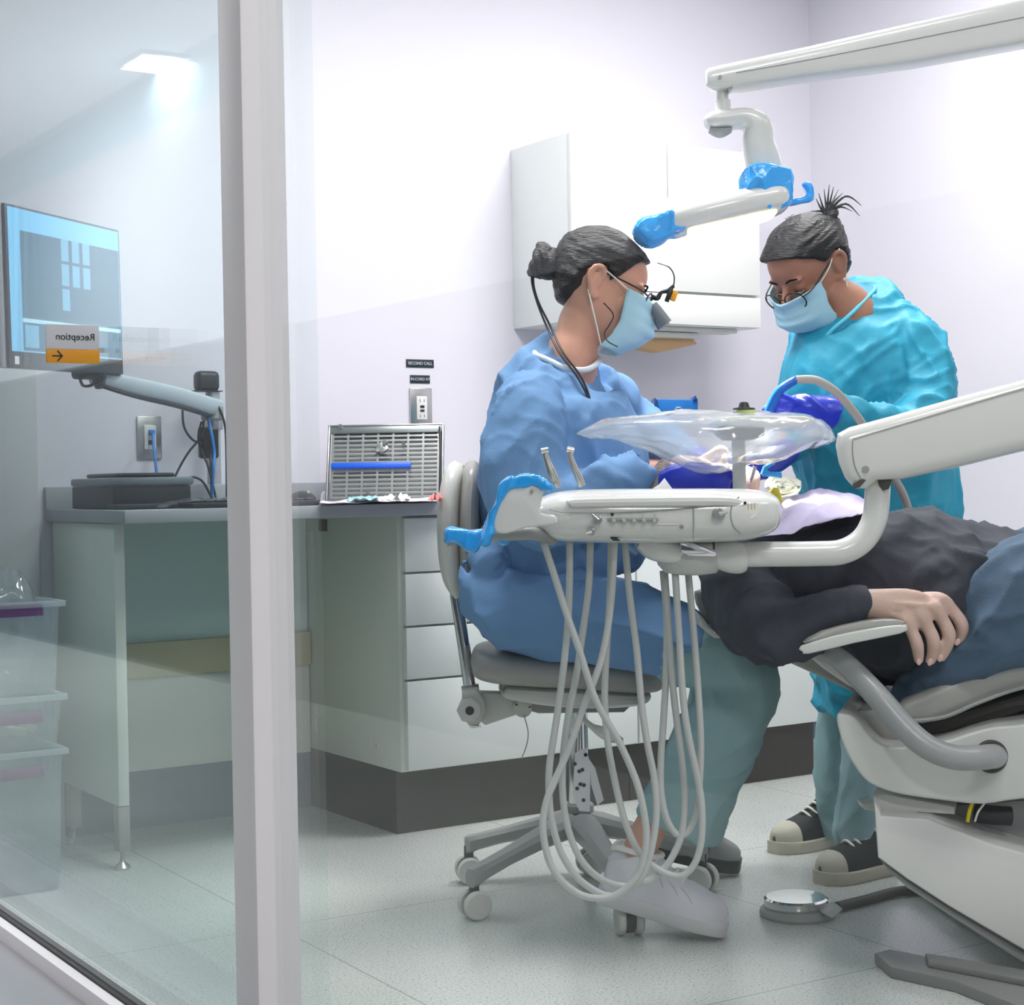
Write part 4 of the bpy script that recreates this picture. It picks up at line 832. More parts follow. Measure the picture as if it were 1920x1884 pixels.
# right hand: back of the hand, four hanging fingers with knuckles, thumb on the far side
mb.chain([(1618, 1132, 3.06, 28, .030), (1650, 1134, 3.055, 31, .022), (1690, 1140, 3.055, 38, .019), (1722, 1146, 3.06, 38, .018), (1742, 1150, 3.065, 30, .014)], 4, 22)
fg = [((1672, 1148), (1698, 1163), (1710, 1184), (1719, 1206), (1722, 1226), (1723, 1243), 3.040, .0092),
      ((1696, 1141), (1724, 1152), (1740, 1177), (1750, 1201), (1749, 1224), (1743, 1244), 3.048, .0100),
      ((1718, 1132), (1750, 1138), (1768, 1164), (1779, 1190), (1773, 1215), (1762, 1237), 3.058, .0102),
      ((1728, 1120), (1764, 1124), (1786, 1145), (1803, 1170), (1802, 1190), (1794, 1206), 3.072, .0098)]
for a, b, c_, d, e, f, z0, r in fg:
    mb.tube([P(*a, z0+.012), P(*b, z0-.003), P(*c_, z0), P(*d, z0-.004), P(*e, z0+.004), P(*f, z0+.010)], [r*1.1, r*1.36, r*1.22, r*1.28, r*1.14, r*.84], 14, 5)
    mb.sph(P(*b, z0-.008), r*1.05, None, 12, 8)
mb.tube([P(1655, 1122, 3.085), P(1700, 1122, 3.105), P(1745, 1136, 3.115), P(1775, 1156, 3.115)], [.013, .0125, .011, .008], 12, 4)
for a, b in (((1660, 1146), (1696, 1162)), ((1664, 1138), (1722, 1150)), ((1668, 1130), (1746, 1136))):
    mb.tube([P(*a, 3.035), P((a[0]+b[0])/2, (a[1]+b[1])/2, 3.034), P(*b, 3.045)], .0035, 8, 4)
mb.chain([(1400, 1040, 3.58, 45, .05), (1460, 1120, 3.66, 42, .048), (1580, 1110, 3.62, 36, .04), (1680, 1060, 3.50, 28, .034)], 5)
mb.chain([(1830, 1170, 3.24, 50, .065), (1960, 1120, 3.17, 60, .07), (2150, 1100, 3.08, 60, .07), (2330, 1110, 3.0, 46, .055)], 4)
mb.chain([(1850, 1100, 3.36, 70, .085), (1980, 1070, 3.30, 75, .085), (2150, 1060, 3.22, 66, .075), (2330, 1080, 3.16, 50, .06)], 4)
body = mk('body', mb, M['skin3'], pr, sharp=180); fuse(body, .0040, 3)
for (a, b, c_, d, e, f, z0, r) in fg:
    t1 = (P(*f, z0)-P(*e, z0)).normalized(); q = P(f[0]-(f[0]-e[0])*.15, f[1]-(f[1]-e[1])*.15, z0-r*.25)
    mk('fingernail', MB().sph(q, (r*.5, r*.18, r*.72), frame((0, 0, 0), t1.cross(FW), -FW).to_3x3() @ Matrix.Identity(3), 10, 8), mat('nail', (214,176,162), .3), body)
L3 = [(-.08, -.3), (-.06, -.05), (-.01, -.03), (.03, .03), (.06, .05), (.075, .07), (.09, .2)]
hair(HP, M['hair3'], pr, lambda p: pw(L3, p.z), .011, .005)
M['jacket'] = mat('dark_navy_jacket', (60,63,72), .85, bump=.12, bscale=260); M['jean'] = mat('blue_denim', (78,100,122), .85, bump=.2, bscale=340, var=.3, vscale=10)
jk = MB()
jk.chain([(1386, 1015, 3.42, 34, .09), (1425, 1042, 3.40, 68, .17), (1500, 1078, 3.385, 106, .21), (1600, 1102, 3.36, 136, .225), (1700, 1120, 3.325, 166, .22), (1790, 1128, 3.28, 152, .21), (1850, 1122, 3.27, 134, .175), (1895, 1100, 3.27, 112, .15), (1925, 1080, 3.28, 80, .12)], 6, 40, 2.2)
jk.chain([(1372, 1075, 3.27, 58, .07), (1386, 1110, 3.20, 74, .08), (1412, 1150, 3.15, 76, .078), (1450, 1178, 3.11, 70, .072), (1500, 1172, 3.09, 58, .064), (1552, 1148, 3.07, 47, .056), (1598, 1132, 3.06, 41, .050), (1624, 1128, 3.06, 37, .046)], 6, 28)
jk.chain([(1400, 1040, 3.55, 56, .065), (1460, 1110, 3.64, 52, .06), (1580, 1100, 3.60, 44, .052), (1660, 1060, 3.52, 36, .045)], 5, 26)
jk.chain([(1790, 1035, 3.33, 58, .15), (1850, 1040, 3.33, 52, .15), (1900, 1036, 3.33, 40, .14), (1950, 1030, 3.33, 28, .12), (2000, 1030, 3.33, 12, .08)], 5, 26)
o = mk('jacket', jk, M['jacket'], pr, 'dark navy jacket', sharp=180)
fuse(o, .0070, 5, .5, [(.019, 8, (1, .25, .3), 1.6), (.012, 13, (.5, 1, 0), 1.8), (.0045, 24, (.6, -1, .3), 1.6)])
jn = MB()
jn.chain([(1690, 1288, 3.29, 12, .11), (1738, 1250, 3.24, 40, .12), (1805, 1204, 3.205, 72, .13), (1880, 1146, 3.17, 108, .14), (1965, 1115, 3.14, 120, .14), (2100, 1095, 3.08, 108, .115), (2330, 1095, 3.0, 86, .09)], 6, 30, 2.2)
jn.chain([(1830, 1125, 3.40, 60, .10), (1890, 1100, 3.37, 84, .12), (1980, 1070, 3.30, 100, .12), (2120, 1055, 3.22, 96, .11), (2330, 1065, 3.16, 80, .09)], 5, 28)
o = mk('jeans', jn, M['jean'], pr, 'blue denim jeans', sharp=180); fuse(o, .0070, 5, .5, [(.016, 9, (.7, .7, 0), 1.6), (.008, 17, (1, .2, .2), 1.7)])
mk('pocket_seam', MB().tube([P(1800, 1172, 3.100), P(1822, 1160, 3.085), P(1850, 1152, 3.072), P(1890, 1148, 3.058), P(1930, 1146, 3.042)], .0016, 6, 6), mat('denim_thread', (138,160,180), .8), pr)
mk('pocket_seam', MB().tube([P(1790, 1150, 3.13), P(1818, 1105, 3.115), P(1850, 1068, 3.115), P(1900, 1036, 3.115), P(1940, 1018, 3.11)], .0018, 6, 6), mat('denim_thread_2', (120,146,172), .8), pr)
# bib lying on the chest
lav = mat('lavender_bib_paper', (206,196,224), .8, bump=.1, bscale=120)
ctrl = [[(1393, 1007, 3.13), (1470, 1000, 3.12), (1540, 980, 3.12), (1606, 966, 3.12)], [(1438, 974, 3.22), (1500, 960, 3.22), (1560, 962, 3.22), (1625, 957, 3.22)], [(1468, 942, 3.34), (1520, 938, 3.34), (1580, 940, 3.34), (1640, 950, 3.34)], [(1490, 928, 3.48), (1530, 920, 3.48), (1578, 921, 3.48), (1632, 944, 3.48)]]
def bib(u, v):
    r = [V(spline([P(*c) for c in row], 12)[min(36, int(round(u*36)))]) for row in ctrl]
    k = min(36, int(round(v*36))); q = V(spline([tuple(x) for x in r], 12)[k])
    return q+UP*(.010*noise.noise(V((u*4.2, v*3.1, 8)))+.004*noise.noise(V((u*11, v*9, 3))))
mk('patient_bib', MB().grid(bib, 36, 36), lav, None, 'lavender paper bib lying across the patient\'s chest', 'bib', sharp=180, solid=.0012)
# ================================================================ dental chair
ch = thing('dental_chair', 'grey and white reclined dental chair with tubular armrest under the patient', 'dental chair', tuple(onz(1800, 1720, 0)))
CD = V((FW.x, FW.y, 0))+V((RT.x, RT.y, 0))*.30; CD.normalize()
M['upl'] = mat('grey_upholstery', (166,166,160), .42, bump=.05, bscale=70); M['shell'] = mat('chair_shell_white', (208,210,205), .38)
mk('seat_cushion', MB().prism([(1684, 1322), (1712, 1306), (1770, 1282), (1840, 1252), (1930, 1214), (2120, 1160), (2120, 1262), (1930, 1288), (1840, 1318), (1770, 1346), (1728, 1358), (1690, 1350)], 3.10, .50, .035, 3, CD, 4), M['upl'], ch)
mk('seat_piping', MB().tube([P(1700, 1352, 3.095), P(1770, 1344, 3.09), P(1840, 1315, 3.09), P(1930, 1286, 3.09), P(2100, 1262, 3.08)], .004, 8, 6), M['greyp'], ch)
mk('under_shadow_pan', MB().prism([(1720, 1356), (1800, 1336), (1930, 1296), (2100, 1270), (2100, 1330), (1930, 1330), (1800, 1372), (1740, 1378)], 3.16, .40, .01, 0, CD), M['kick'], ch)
mk('frame_shell', MB().prism([(1568, 1342), (1582, 1338), (1602, 1345), (1625, 1375), (1650, 1396), (1690, 1400), (1760, 1392), (1840, 1368), (1900, 1360), (2100, 1352), (2100, 1490), (1920, 1498), (1840, 1508), (1760, 1500), (1690, 1490), (1645, 1476), (1618, 1458), (1592, 1420), (1575, 1380)], 3.06, .50, .022, 3, CD, 4), M['shell'], ch)
mk('rear_cushion', MB().prism([(1586, 1336), (1650, 1330), (1690, 1345), (1700, 1396), (1655, 1398), (1628, 1378), (1606, 1348)], 3.14, .40, .012, 2, CD), M['upl'], ch)
arm = mk('armrest_tube', MB().tube([P(1545, 1222, 3.10), P(1580, 1240, 3.07), P(1640, 1300, 3.03), P(1700, 1368, 3.00), P(1742, 1402, 2.985), P(1790, 1420, 2.98), P(1838, 1420, 2.99), P(1858, 1418, 3.02), P(1868, 1418, 3.08)], [.019, .020, .0215, .022, .022, .022, .022, .022, .022], 20, 8), mat('armrest_grey', (158,160,160), .3), ch)
q = P(1858, 1418, 3.058); mk('armrest_socket', MB().cyl(q-FW*.006, q+FW*.02, .030, 26, .003), M['kick'], ch)
pad = mk('armrest_pad', MB().prism([(1500, 1212), (1560, 1193), (1630, 1179), (1688, 1172), (1699, 1179), (1688, 1188), (1600, 1206), (1516, 1226), (1504, 1222)], 2.99, .10, .008, 2, CD, 3), M['shell'], ch)
mk('pad_top', MB().prism([(1510, 1206), (1545, 1184), (1620, 1165), (1684, 1162), (1692, 1171), (1620, 1182), (1550, 1196)], 3.0, .08, .006, 2), M['upl'], ch)
mk('pad_bracket', MB().prism([(1515, 1226), (1548, 1224), (1580, 1250), (1610, 1290), (1600, 1290), (1550, 1256)], 3.12, .05, .004), M['offw'], ch)
mk('backrest', MB().prism([(1300, 1118), (1316, 1110), (1420, 1160), (1560, 1232), (1650, 1290), (1650, 1320), (1560, 1280), (1420, 1216), (1340, 1180), (1312, 1150)], 3.26, .42, .02, 2, CD, 3), M['upl'], ch)
mk('headrest', MB().prism([(1215, 1022), (1260, 1030), (1330, 1036), (1400, 1050), (1400, 1078), (1320, 1066), (1240, 1052), (1214, 1040)], 3.38, .26, .012, 2, CD, 3), M['upl'], ch)
mk('backrest_shell', MB().prism([(1306, 1146), (1318, 1158), (1330, 1176), (1352, 1186), (1374, 1206), (1368, 1198), (1340, 1196), (1316, 1176)], 3.22, .10, .002), M['offw'], ch)
mk('lift_bracket', MB().prism([(1636, 1492), (1660, 1488), (1790, 1512), (1790, 1528), (1720, 1524), (1720, 1542), (1650, 1532), (1640, 1512)], 3.10, .30, .006, 0, CD), M['shell'], ch)
mk('lever', MB().prism([(1618, 1508), (1640, 1504), (1640, 1522), (1622, 1518)], 3.15, .06, .003), M['offw'], ch)
mk('lift_arm', MB().prism([(1716, 1530), (1800, 1508), (1910, 1500), (2060, 1500), (2060, 1600), (1850, 1570), (1730, 1542)], 3.18, .20, .008, 0, CD), M['greyp'], ch)
mk('bellows', MB().tube([P(1830, 1524, 3.12), P(1860, 1528, 3.12), P(1895, 1530, 3.12)], .018, 14, 4), M['dark'], ch)
mk('yellow_cable', MB().tube([P(1824, 1502, 3.09), P(1818, 1520, 3.085), P(1814, 1540, 3.09)], .0035, 8, 4), mat('yellow_cable', (226,206,30), .5), ch, 'yellow cable'); mk('white_cable', MB().tube([P(1846, 1506, 3.09), P(1834, 1522, 3.085), P(1828, 1540, 3.09)], .002, 8, 4), M['elastic'], ch)
b0, b1 = onz(1643, 1612, .035), onz(1925, 1786, .035)
dv = (b1-b0); 
mk('base_cover', MB().prism([(1638, 1500), (1648, 1520), (1652, 1530), (1740, 1536), (1850, 1580), (2060, 1640), (2060, 1870), (1920, 1782), (1780, 1700), (1700, 1648), (1646, 1608)], 3.05, .34, .014, 0, CD, 3), M['gloss'], ch)
mk('base_skirt', MB().prism([(1650, 1612), (1700, 1652), (1780, 1704), (1920, 1786), (2060, 1876), (2060, 1900), (1920, 1806), (1780, 1716), (1700, 1664), (1665, 1632)], 3.07, .30, .003, 0, CD), M['greyp'], ch)
fp = [onz(*p, .012) for p in ((1640, 1795), (1668, 1788), (1920, 1838), (2100, 1880), (2100, 1990), (1920, 1900), (1790, 1848), (1670, 1822))]
pl = mk('floor_plate', MB().slab([V((p.x, p.y, 0.0)) for p in fp], V((0, 0, .022)), .004), mat('plate_grey', (128,128,126), .45), ch)
mk('floor_ridge', MB().slab([V((p.x, p.y, .0222)) for p in (onz(1735, 1790, .03), onz(1925, 1822, .03), onz(2090, 1858, .03), onz(2090, 1880, .03), onz(1925, 1842, .03), onz(1740, 1806, .03))], V((0, 0, .012)), .003), mat('plate_grey', (120,120,118), .45), ch)
bp = [onz(*p, 0) for p in ((1700, 1662), (1800, 1640), (2100, 1720), (2100, 1900), (1930, 1815), (1800, 1735))]
mk('base_plate', MB().slab([V((p.x, p.y, 0)) for p in bp], V((0, 0, .05)), .004), M['greyp'], ch)
# foot control
fc = onz(1496, 1716, 0); fc.z = 0
t = thing('foot_control', 'round chrome foot control on a grey base on the floor', 'foot control', tuple(fc))
mk('base_ring', MB().lathe(fc, [(.077, 0), (.080, .006), (.078, .014), (.070, .018)], (0, 0, 1), 40), M['greyp'], t)
mk('chrome_disc', MB().lathe(fc+V((-.003, .002, .018)), [(.064, 0), (.0665, .004), (.0665, .018), (.062, .022), (.02, .024)], (0, 0, 1), 44), M['chrome'], t)
e = onz(1560, 1705, .012)
mk('cable_housing', MB().prism([(1540, 1712, 3.48), (1572, 1700, 3.48), (1580, 1706, 3.46), (1560, 1722, 3.44)], 3.46, .05, .003), M['greyp'], t)
mk('hose', MB().tube([onz(1570, 1700, .012), onz(1620, 1688, .012), onz(1680, 1672, .012), onz(1740, 1668, .012)], .011, 12, 6), M['kick'], t)

# ================================================================ delivery unit
ZD = 3.0
du = thing('delivery_unit', 'white dental delivery head with hanging hoses on a bent tubular arm', 'delivery unit', tuple(P(1220, 1010, ZD)))
mk('head_body', MB().chain([(985, 986, ZD, 8, .05), (1000, 980, ZD, 24, .09), (1030, 970, ZD, 42, .12), (1090, 967, ZD, 49, .14), (1250, 967, ZD, 51, .14), (1370, 965, ZD, 49, .14), (1415, 962, ZD, 44, .13), (1442, 960, ZD, 34, .11), (1454, 960, ZD, 20, .07), (1459, 960, ZD, 6, .03)], 6, 36, 3.0), M['gloss'], du)
mk('top_rim', MB().chain([(1068, 945, ZD-.035, 4, .10), (1075, 943, ZD-.035, 14, .112), (1200, 941, ZD-.035, 16, .114), (1340, 940, ZD-.035, 16, .112), (1376, 944, ZD-.035, 12, .10)], 5, 24, 3), M['gloss'], du)
zf = ZD-.142
def front(px, py, z=zf): return P(px, py, z)
mk('seam', MB().tube([front(1030, 955, ZD-.125), front(1070, 961, zf), front(1200, 959, zf), front(1372, 946, zf+.004)], .0011, 6, 8), M['greyp'], du)
mk('seam', MB().tube([front(1300, 950, zf+.001), front(1301, 980, zf), front(1300, 1012, zf+.006)], .0009, 6, 6), M['greyp'], du)
mk('end_cap_ring', MB().tube([front(1386, 931, ZD-.132), front(1374, 945, ZD-.138), front(1370, 965, ZD-.1405), front(1376, 988, ZD-.138), front(1388, 1000, ZD-.128)], .0012, 6, 8), M['greyp'], du)
def knob(px, py, r, lever, nm='control_knob'):
    q = front(px, py); k = mk(nm, MB().cyl(q-FW*.012, q+FW*.006, r, 20, .002), M['steel'], du)
    if lever: mk('lever', MB().tube([q-FW*.012, q-FW*.014+RT*lever[0]+UP*lever[1]], [.004, .002], 8), M['steel'], k)
knob(1120, 975, .008, (-.010, .010)); knob(1347, 964, .011, (.014, .004)); knob(1108, 997, .007, (-.010, -.003))
sw = mk('switch_row', MB().box(front(1187, 974, zf-.001), (.086, .006, .009), CAMR, .002), M['greyp'], du)
for i in range(5): q = front(1150+i*19, 976, zf-.003); mk('toggle', MB().tube([q, q-FW*.008-UP*.004], [.0045, .0035], 10), mat('switch_grey', (176,176,170), .4), sw)
for i in range(6): mk('switch_mark', MB().box(front(1140+i*22, 965, zf-.0005), (.0008, .001, .004), CAMR), M['greyp'], sw)
q = front(1148, 964); mk('bolt_hole', MB().cyl(q-FW*.001, q+FW*.004, .0028, 12), M['dark'], du)
q = front(1278, 988); mk('bolt', MB().cyl(q-FW*.003, q+FW*.004, .0036, 12), M['steel'], du)
mk('highlight_rib', MB().tube([front(1232, 983, zf), front(1272, 983, zf)], .0012, 6), M['gloss'], du)
sh = mk('shield_emblem', MB().prism([(1396, 944), (1422, 944), (1424, 958), (1418, 968), (1410, 973), (1402, 968), (1394, 958)], ZD-.138, .002, 0), mat('emblem_white', (236,234,226), .4), du, 'small white shield emblem')
for x in (1402, 1408, 1414): mk('emblem_bar', MB().prism([(x, 943), (x+2, 943), (x+2, 955), (x, 955)], ZD-.1386, .0008), mat('emblem_tan', (200,186,150), .5), sh)
q = P(1397, 943, ZD-.1386); mk('emblem_dot', MB().cyl(q-FW*.0008, q+FW*.0005, .0028, 10), M['dark'], sh)
mk('latch_clip', MB().prism([(1144, 1008), (1156, 1008), (1164, 1014), (1150, 1014)], ZD-.12, .01), M['dark'], du)
# left control pad and handle with blue film
cp = mk('control_pad', MB().prism([(948, 918), (985, 908), (1010, 906), (1020, 918), (1014, 945), (1016, 962), (1040, 966), (1046, 978), (1036, 984), (985, 990), (950, 1000), (928, 996), (925, 978), (936, 940)], ZD-.19, .05, .012, 2, None, 3), M['gloss'], du)
q = P(997, 921, ZD-.192); mk('pad_screw', MB().cyl(q-FW*.001, q+FW*.004, .0032, 12), M['greyp'], cp)
def film(name, px, Z, d, par, lab='blue barrier film', amp=.004):
    o = mk(name, MB().prism(px, Z, d, .003, 2), M['bluefilm'], par, lab, sharp=180); return fuse(o, .0035, 2, .5, [(amp*2.2, 30, (.3, 1, 0), 1.6)])
film('barrier_film', [(935, 905), (960, 894), (985, 889), (1010, 893), (1030, 908), (1036, 916), (1018, 916), (1000, 906), (985, 916), (960, 918), (946, 926), (938, 950), (926, 985), (918, 1016), (905, 1022), (900, 1010), (915, 975), (928, 940)], ZD-.195, .03, du)
mk('handle_bar', MB().tube([P(838, 1008, 2.93), P(870, 1006, 2.93), P(930, 1004, 2.90), P(985, 1000, 2.88), P(1010, 1002, 2.90), P(1035, 1010, 2.95)], [.015, .012, .011, .011, .011, .012], 16, 6), M['greyp'], du)
film('barrier_film', [(836, 992), (850, 990), (880, 996), (905, 994), (960, 990), (984, 986), (980, 1005), (960, 1004), (948, 1010), (952, 1022), (938, 1018), (920, 1006), (903, 1012), (895, 1030), (885, 1036), (868, 1026), (850, 1014), (836, 1020), (834, 1008)], 2.89, .055, du, amp=.003)
# handpieces in their holders
hp = mat('handpiece_metal', (206,204,196), .22, .8)
for pts, rad in (([(1046, 914), (1036, 890), (1027, 866), (1022, 850)], [.0075, .0085, .006, .0045]), ([(1092, 912), (1086, 896), (1076, 875), (1070, 858), (1070, 846)], [.0065, .007, .0065, .0055, .005])):
    h_ = mk('handpiece', MB().tube([P(*p, ZD+.03) for p in pts], rad, 14, 6), hp, du)
    x, y = pts[-1]; mk('handpiece_head', MB().cyl(P(x-7, y-4, ZD+.03), P(x+6, y-1 if x > 1050 else y-6, ZD+.03), .0055, 12), hp, h_)
    if x < 1050: mk('ring_mark', MB().cyl(P(1043, 906, ZD+.03), P(1041, 902, ZD+.03), .0092, 16), M['greyp'], h_)
mk('cover_flap', MB().prism([(1218, 920), (1236, 908), (1246, 896), (1262, 918), (1250, 921)], ZD-.02, .002), M['paper'], du, 'corner of white cover paper')
# hoses
HS = [[(1018, 1014), (1040, 1080), (1062, 1150), (1085, 1215), (1112, 1300), (1134, 1345), (1160, 1389), (1190, 1456), (1204, 1505), (1212, 1560), (1208, 1605), (1196, 1640), (1175, 1664), (1150, 1680), (1122, 1684), (1088, 1677), (1055, 1653), (1033, 1622), (1021, 1580), (1018, 1540), (1026, 1498), (1042, 1460), (1068, 1400), (1098, 1315), (1125, 1245), (1140, 1175), (1148, 1100), (1152, 1015)],
      [(1068, 1015), (1068, 1090), (1064, 1180), (1052, 1290), (1040, 1370), (1030, 1440), (1030, 1500), (1037, 1550), (1052, 1598), (1078, 1640), (1112, 1668), (1146, 1680), (1182, 1668), (1210, 1630), (1224, 1580), (1231, 1520), (1226, 1455), (1213, 1390), (1203, 1320), (1194, 1220), (1180, 1110), (1172, 1015)],
      [(1107, 1015), (1104, 1100), (1092, 1190), (1080, 1270), (1064, 1350), (1055, 1430), (1056, 1500), (1066, 1556), (1086, 1606), (1118, 1642), (1158, 1660), (1198, 1658), (1236, 1638), (1262, 1604), (1279, 1560), (1284, 1500), (1279, 1430), (1270, 1360), (1260, 1270), (1254, 1180), (1246, 1070)],
      [(1146, 1015), (1144, 1110), (1138, 1210), (1134, 1300), (1138, 1380), (1152, 1460), (1172, 1540), (1200, 1600), (1238, 1632), (1276, 1642), (1302, 1620), (1315, 1575), (1316, 1510), (1306, 1450), (1292, 1385), (1281, 1310), (1274, 1200), (1266, 1075)],
      [(1243, 1070), (1250, 1160), (1249, 1260), (1244, 1350), (1239, 1430), (1240, 1490), (1252, 1540), (1272, 1566), (1292, 1556), (1306, 1520), (1312, 1460), (1314, 1390), (1310, 1310), (1302, 1200), (1290, 1070)]]
zo = [(-.06, -.03), (-.02, .02), (.01, .05), (.05, .00), (.06, .03)]
for i, h_ in enumerate(HS):
    n = len(h_); a, b = zo[i]
    mk('hose', MB().tube([P(x, y, ZD-.02+a+(b-a)*k/(n-1)-.03*math.sin(PI*k/(n-1))) for k, (x, y) in enumerate(h_)], .0062, 12, 4), M['hose'], du, sharp=180)
# underside hub, tubular arm and lifting arm
mk('hub_cup', MB().lathe(P(1295, 1078, ZD), [(.02, 0), (.045, .004), (.058, .018), (.062, .034), (.060, .046)], UP, 36), mat('ribbed_cup', (196,198,194), .5, bump=.4, bscale=70, stretch=(6, 6, .3)), du)
mk('hub_block', MB().chain([(1195, 1018, ZD, 10, .05), (1220, 1026, ZD, 22, .06), (1260, 1034, ZD, 24, .06), (1330, 1038, ZD, 24, .05)], 4, 20, 3), M['gloss'], du)
mk('hub_clamp', MB().prism([(1275, 1016), (1300, 1018), (1345, 1036), (1342, 1044), (1292, 1042), (1278, 1036)], ZD-.075, .02, .003), M['chrome'], du)
mk('arm_ferrule', MB().chain([(1336, 1038, ZD-.02, 24, .025), (1365, 1042, ZD-.02, 31, .032), (1388, 1046, ZD-.02, 30, .031), (1398, 1046, ZD-.02, 24, .026)], 4, 22), M['gloss'], du)
mk('bent_tube', MB().tube([P(1385, 1040, ZD-.02), P(1440, 1039, ZD-.02), P(1530, 1038, ZD-.02), P(1580, 1034, ZD-.02), P(1618, 1012, ZD-.02), P(1639, 975, ZD-.02), P(1645, 930, ZD-.02), P(1646, 885, ZD-.02)], .0222, 26, 8), M['gloss'], du)
la = mk('lifting_arm', MB().prism([(1564, 835), (1568, 812), (1590, 800), (1680, 776), (1800, 742), (1930, 708), (2200, 640), (2200, 770), (1930, 842), (1800, 874), (1716, 892), (1690, 898), (1640, 900), (1622, 916), (1600, 916), (1582, 896), (1570, 868)], ZD-.075, .12, .030, 0, CD, 5), M['gloss'], du)
mk('arm_groove', MB().tube([P(1600, 822, ZD-.076), P(1720, 786, ZD-.076), P(1930, 724, ZD-.076), P(2150, 664, ZD-.076)], .0016, 6, 4), M['offw'], la)
mk('end_seam', MB().tube([P(1599, 826, ZD-.076), P(1599, 850, ZD-.0765), P(1604, 876, ZD-.0765), P(1614, 896, ZD-.076)], .0009, 6, 6), M['greyp'], la)
q = P(1623, 880, ZD-.076); mk('hex_bolt', MB().cyl(q-FW*.002, q+FW*.003, .0062, 16).cyl(q-FW*.0024, q-FW*.0019, .003, 6), M['steel'], la)
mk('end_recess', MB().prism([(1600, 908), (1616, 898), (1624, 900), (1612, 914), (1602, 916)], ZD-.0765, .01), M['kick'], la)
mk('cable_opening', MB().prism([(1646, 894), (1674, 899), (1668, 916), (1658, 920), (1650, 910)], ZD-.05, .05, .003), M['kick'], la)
# ================================================================ covered tray table
tt = thing('tray_table', 'white instrument tray on a post under a loose clear plastic cover', 'tray table', tuple(P(1385, 915, 3.16)))
mk('tray_top', MB().prism([(1358, 783), (1400, 779), (1510, 780), (1528, 785), (1532, 793), (1510, 799), (1380, 800), (1360, 795)], 3.10, .26, .004), M['gloss'], tt)
mk('tray_hub', MB().prism([(1352, 800), (1434, 800), (1434, 815), (1418, 823), (1365, 823), (1352, 812)], 3.16, .10, .006), M['greyp'], tt)
mk('post', MB().tube([P(1384, 822, 3.21), P(1386, 880, 3.21), P(1387, 935, 3.21)], .0128, 18), M['offw'], tt)
def cover(u, v):
    X = spline([(1081, 813, 1, .01), (1110, 809, 12, .05), (1160, 806, 22, .09), (1225, 812, 36, .13), (1290, 823, 54, .15), (1345, 828, 58, .15), (1400, 822, 49, .15), (1460, 820, 46, .15), (1510, 812, 32, .13), (1545, 815, 18, .07), (1564, 824, 3, .02)], 8)
    k = X[min(len(X)-1, int(round(u*(len(X)-1))))]; a = 2*PI*v; z0 = 3.22
    nz = noise.noise(V((u*14, math.cos(a)*2.5, math.sin(a)*2.5))); n2 = noise.noise(V((u*30, math.cos(a)*5+4, math.sin(a)*5)))
    p = P(k[0], k[1], z0); r1 = k[2]*z0/FPX; s, c = math.sin(a), math.cos(a)
    top = 1 if s > 0 else 0
    return p+UP*(r1*math.copysign(abs(s)**.8, s)+(.005*nz+.003*n2)*min(1, r1*60))-FW*(k[3]*c)+FW*.01*nz
mk('plastic_cover', MB().grid(cover, 80, 48), clear_mat('clear_cover_film', (.92, .94, .95), .06, .12, .36, (232,237,242)), tt, 'loose clear plastic cover', sharp=180)
t = thing('dappen_dish', 'small black topped yellow-green item standing on the tray beside the glove', 'dish', tuple(P(1397, 780, 3.18)))
mk('dish', MB().lathe(P(1399, 779, 3.18), [(.014, 0), (.018, .004), (.018, .010), (.012, .012)], UP), mat('lime_plastic', (206,222,120), .4), t)
mk('cap', MB().lathe(P(1395, 768, 3.18), [(.021, 0), (.020, .003), (.011, .004), (.008, .013), (.004, .015)], UP), M['dark'], t)
# ================================================================ instruments, yellow tip, boxes near the patient's mouth
t = thing('glove_box', 'blue glove box with white emblem standing behind the tray beside the gowned arm', 'glove box', tuple(P(1268, 790, 3.98)))
mk('carton', MB().prism([(1226, 752), (1230, 748), (1302, 749), (1309, 752), (1308, 790), (1228, 790)], 3.98, .09, .002), mat('box_blue', (10,124,204), .5), t)
mk('carton_flap', MB().prism([(1228, 745), (1234, 752), (1228, 790), (1224, 786)], 3.97, .10, .001).prism([(1300, 749), (1304, 741), (1309, 750)], 3.97, .10, .001), mat('box_blue_dark', (8,72,132), .5), t)
for x, y, w in ((1272, 764, .007), (1268, 767, .005), (1276, 767, .005)): q = P(x, y, 3.978); mk('emblem', MB().sph(q, (w, .001, w*.8), CAMR, 10, 8), M['paper'], t)
for x0, x1 in ((1260, 1267), (1268, 1273), (1274, 1280)): mk('emblem_line', MB().prism([(x0, 770), (x1, 770), (x1, 772.5), (x0, 772.5)], 3.978, .001), mat('emblem_pale', (140,196,236), .5), t)
mk('shelf_bracket', MB().prism([(1226, 791), (1308, 791), (1308, 797), (1226, 797)], 3.97, .30, .001), M['offw'], t)
t = thing('syringe_stand', 'blue clip and steel probe stand in the bright light by the patient\'s mouth', 'instrument', tuple(P(1440, 900, 3.42)))
mk('probe', MB().tube([P(1404, 918, 3.40), P(1410, 895, 3.40), P(1416, 874, 3.40)], .0042, 10, 4), M['steel'], t)
mk('blue_clip', MB().prism([(1428, 888), (1433, 874), (1450, 866), (1454, 870), (1438, 880), (1444, 884), (1466, 885), (1466, 896), (1432, 892)], 3.42, .02, .002), mat('clip_blue', (20,128,186), .4), t)
mk('yellow_tip', MB().prism([(1445, 922), (1452, 913), (1460, 914), (1466, 930), (1470, 942), (1462, 944), (1456, 930)], 3.30, .03, .004), mat('yellow_rubber', (236,222,60), .5), t, 'yellow tip')
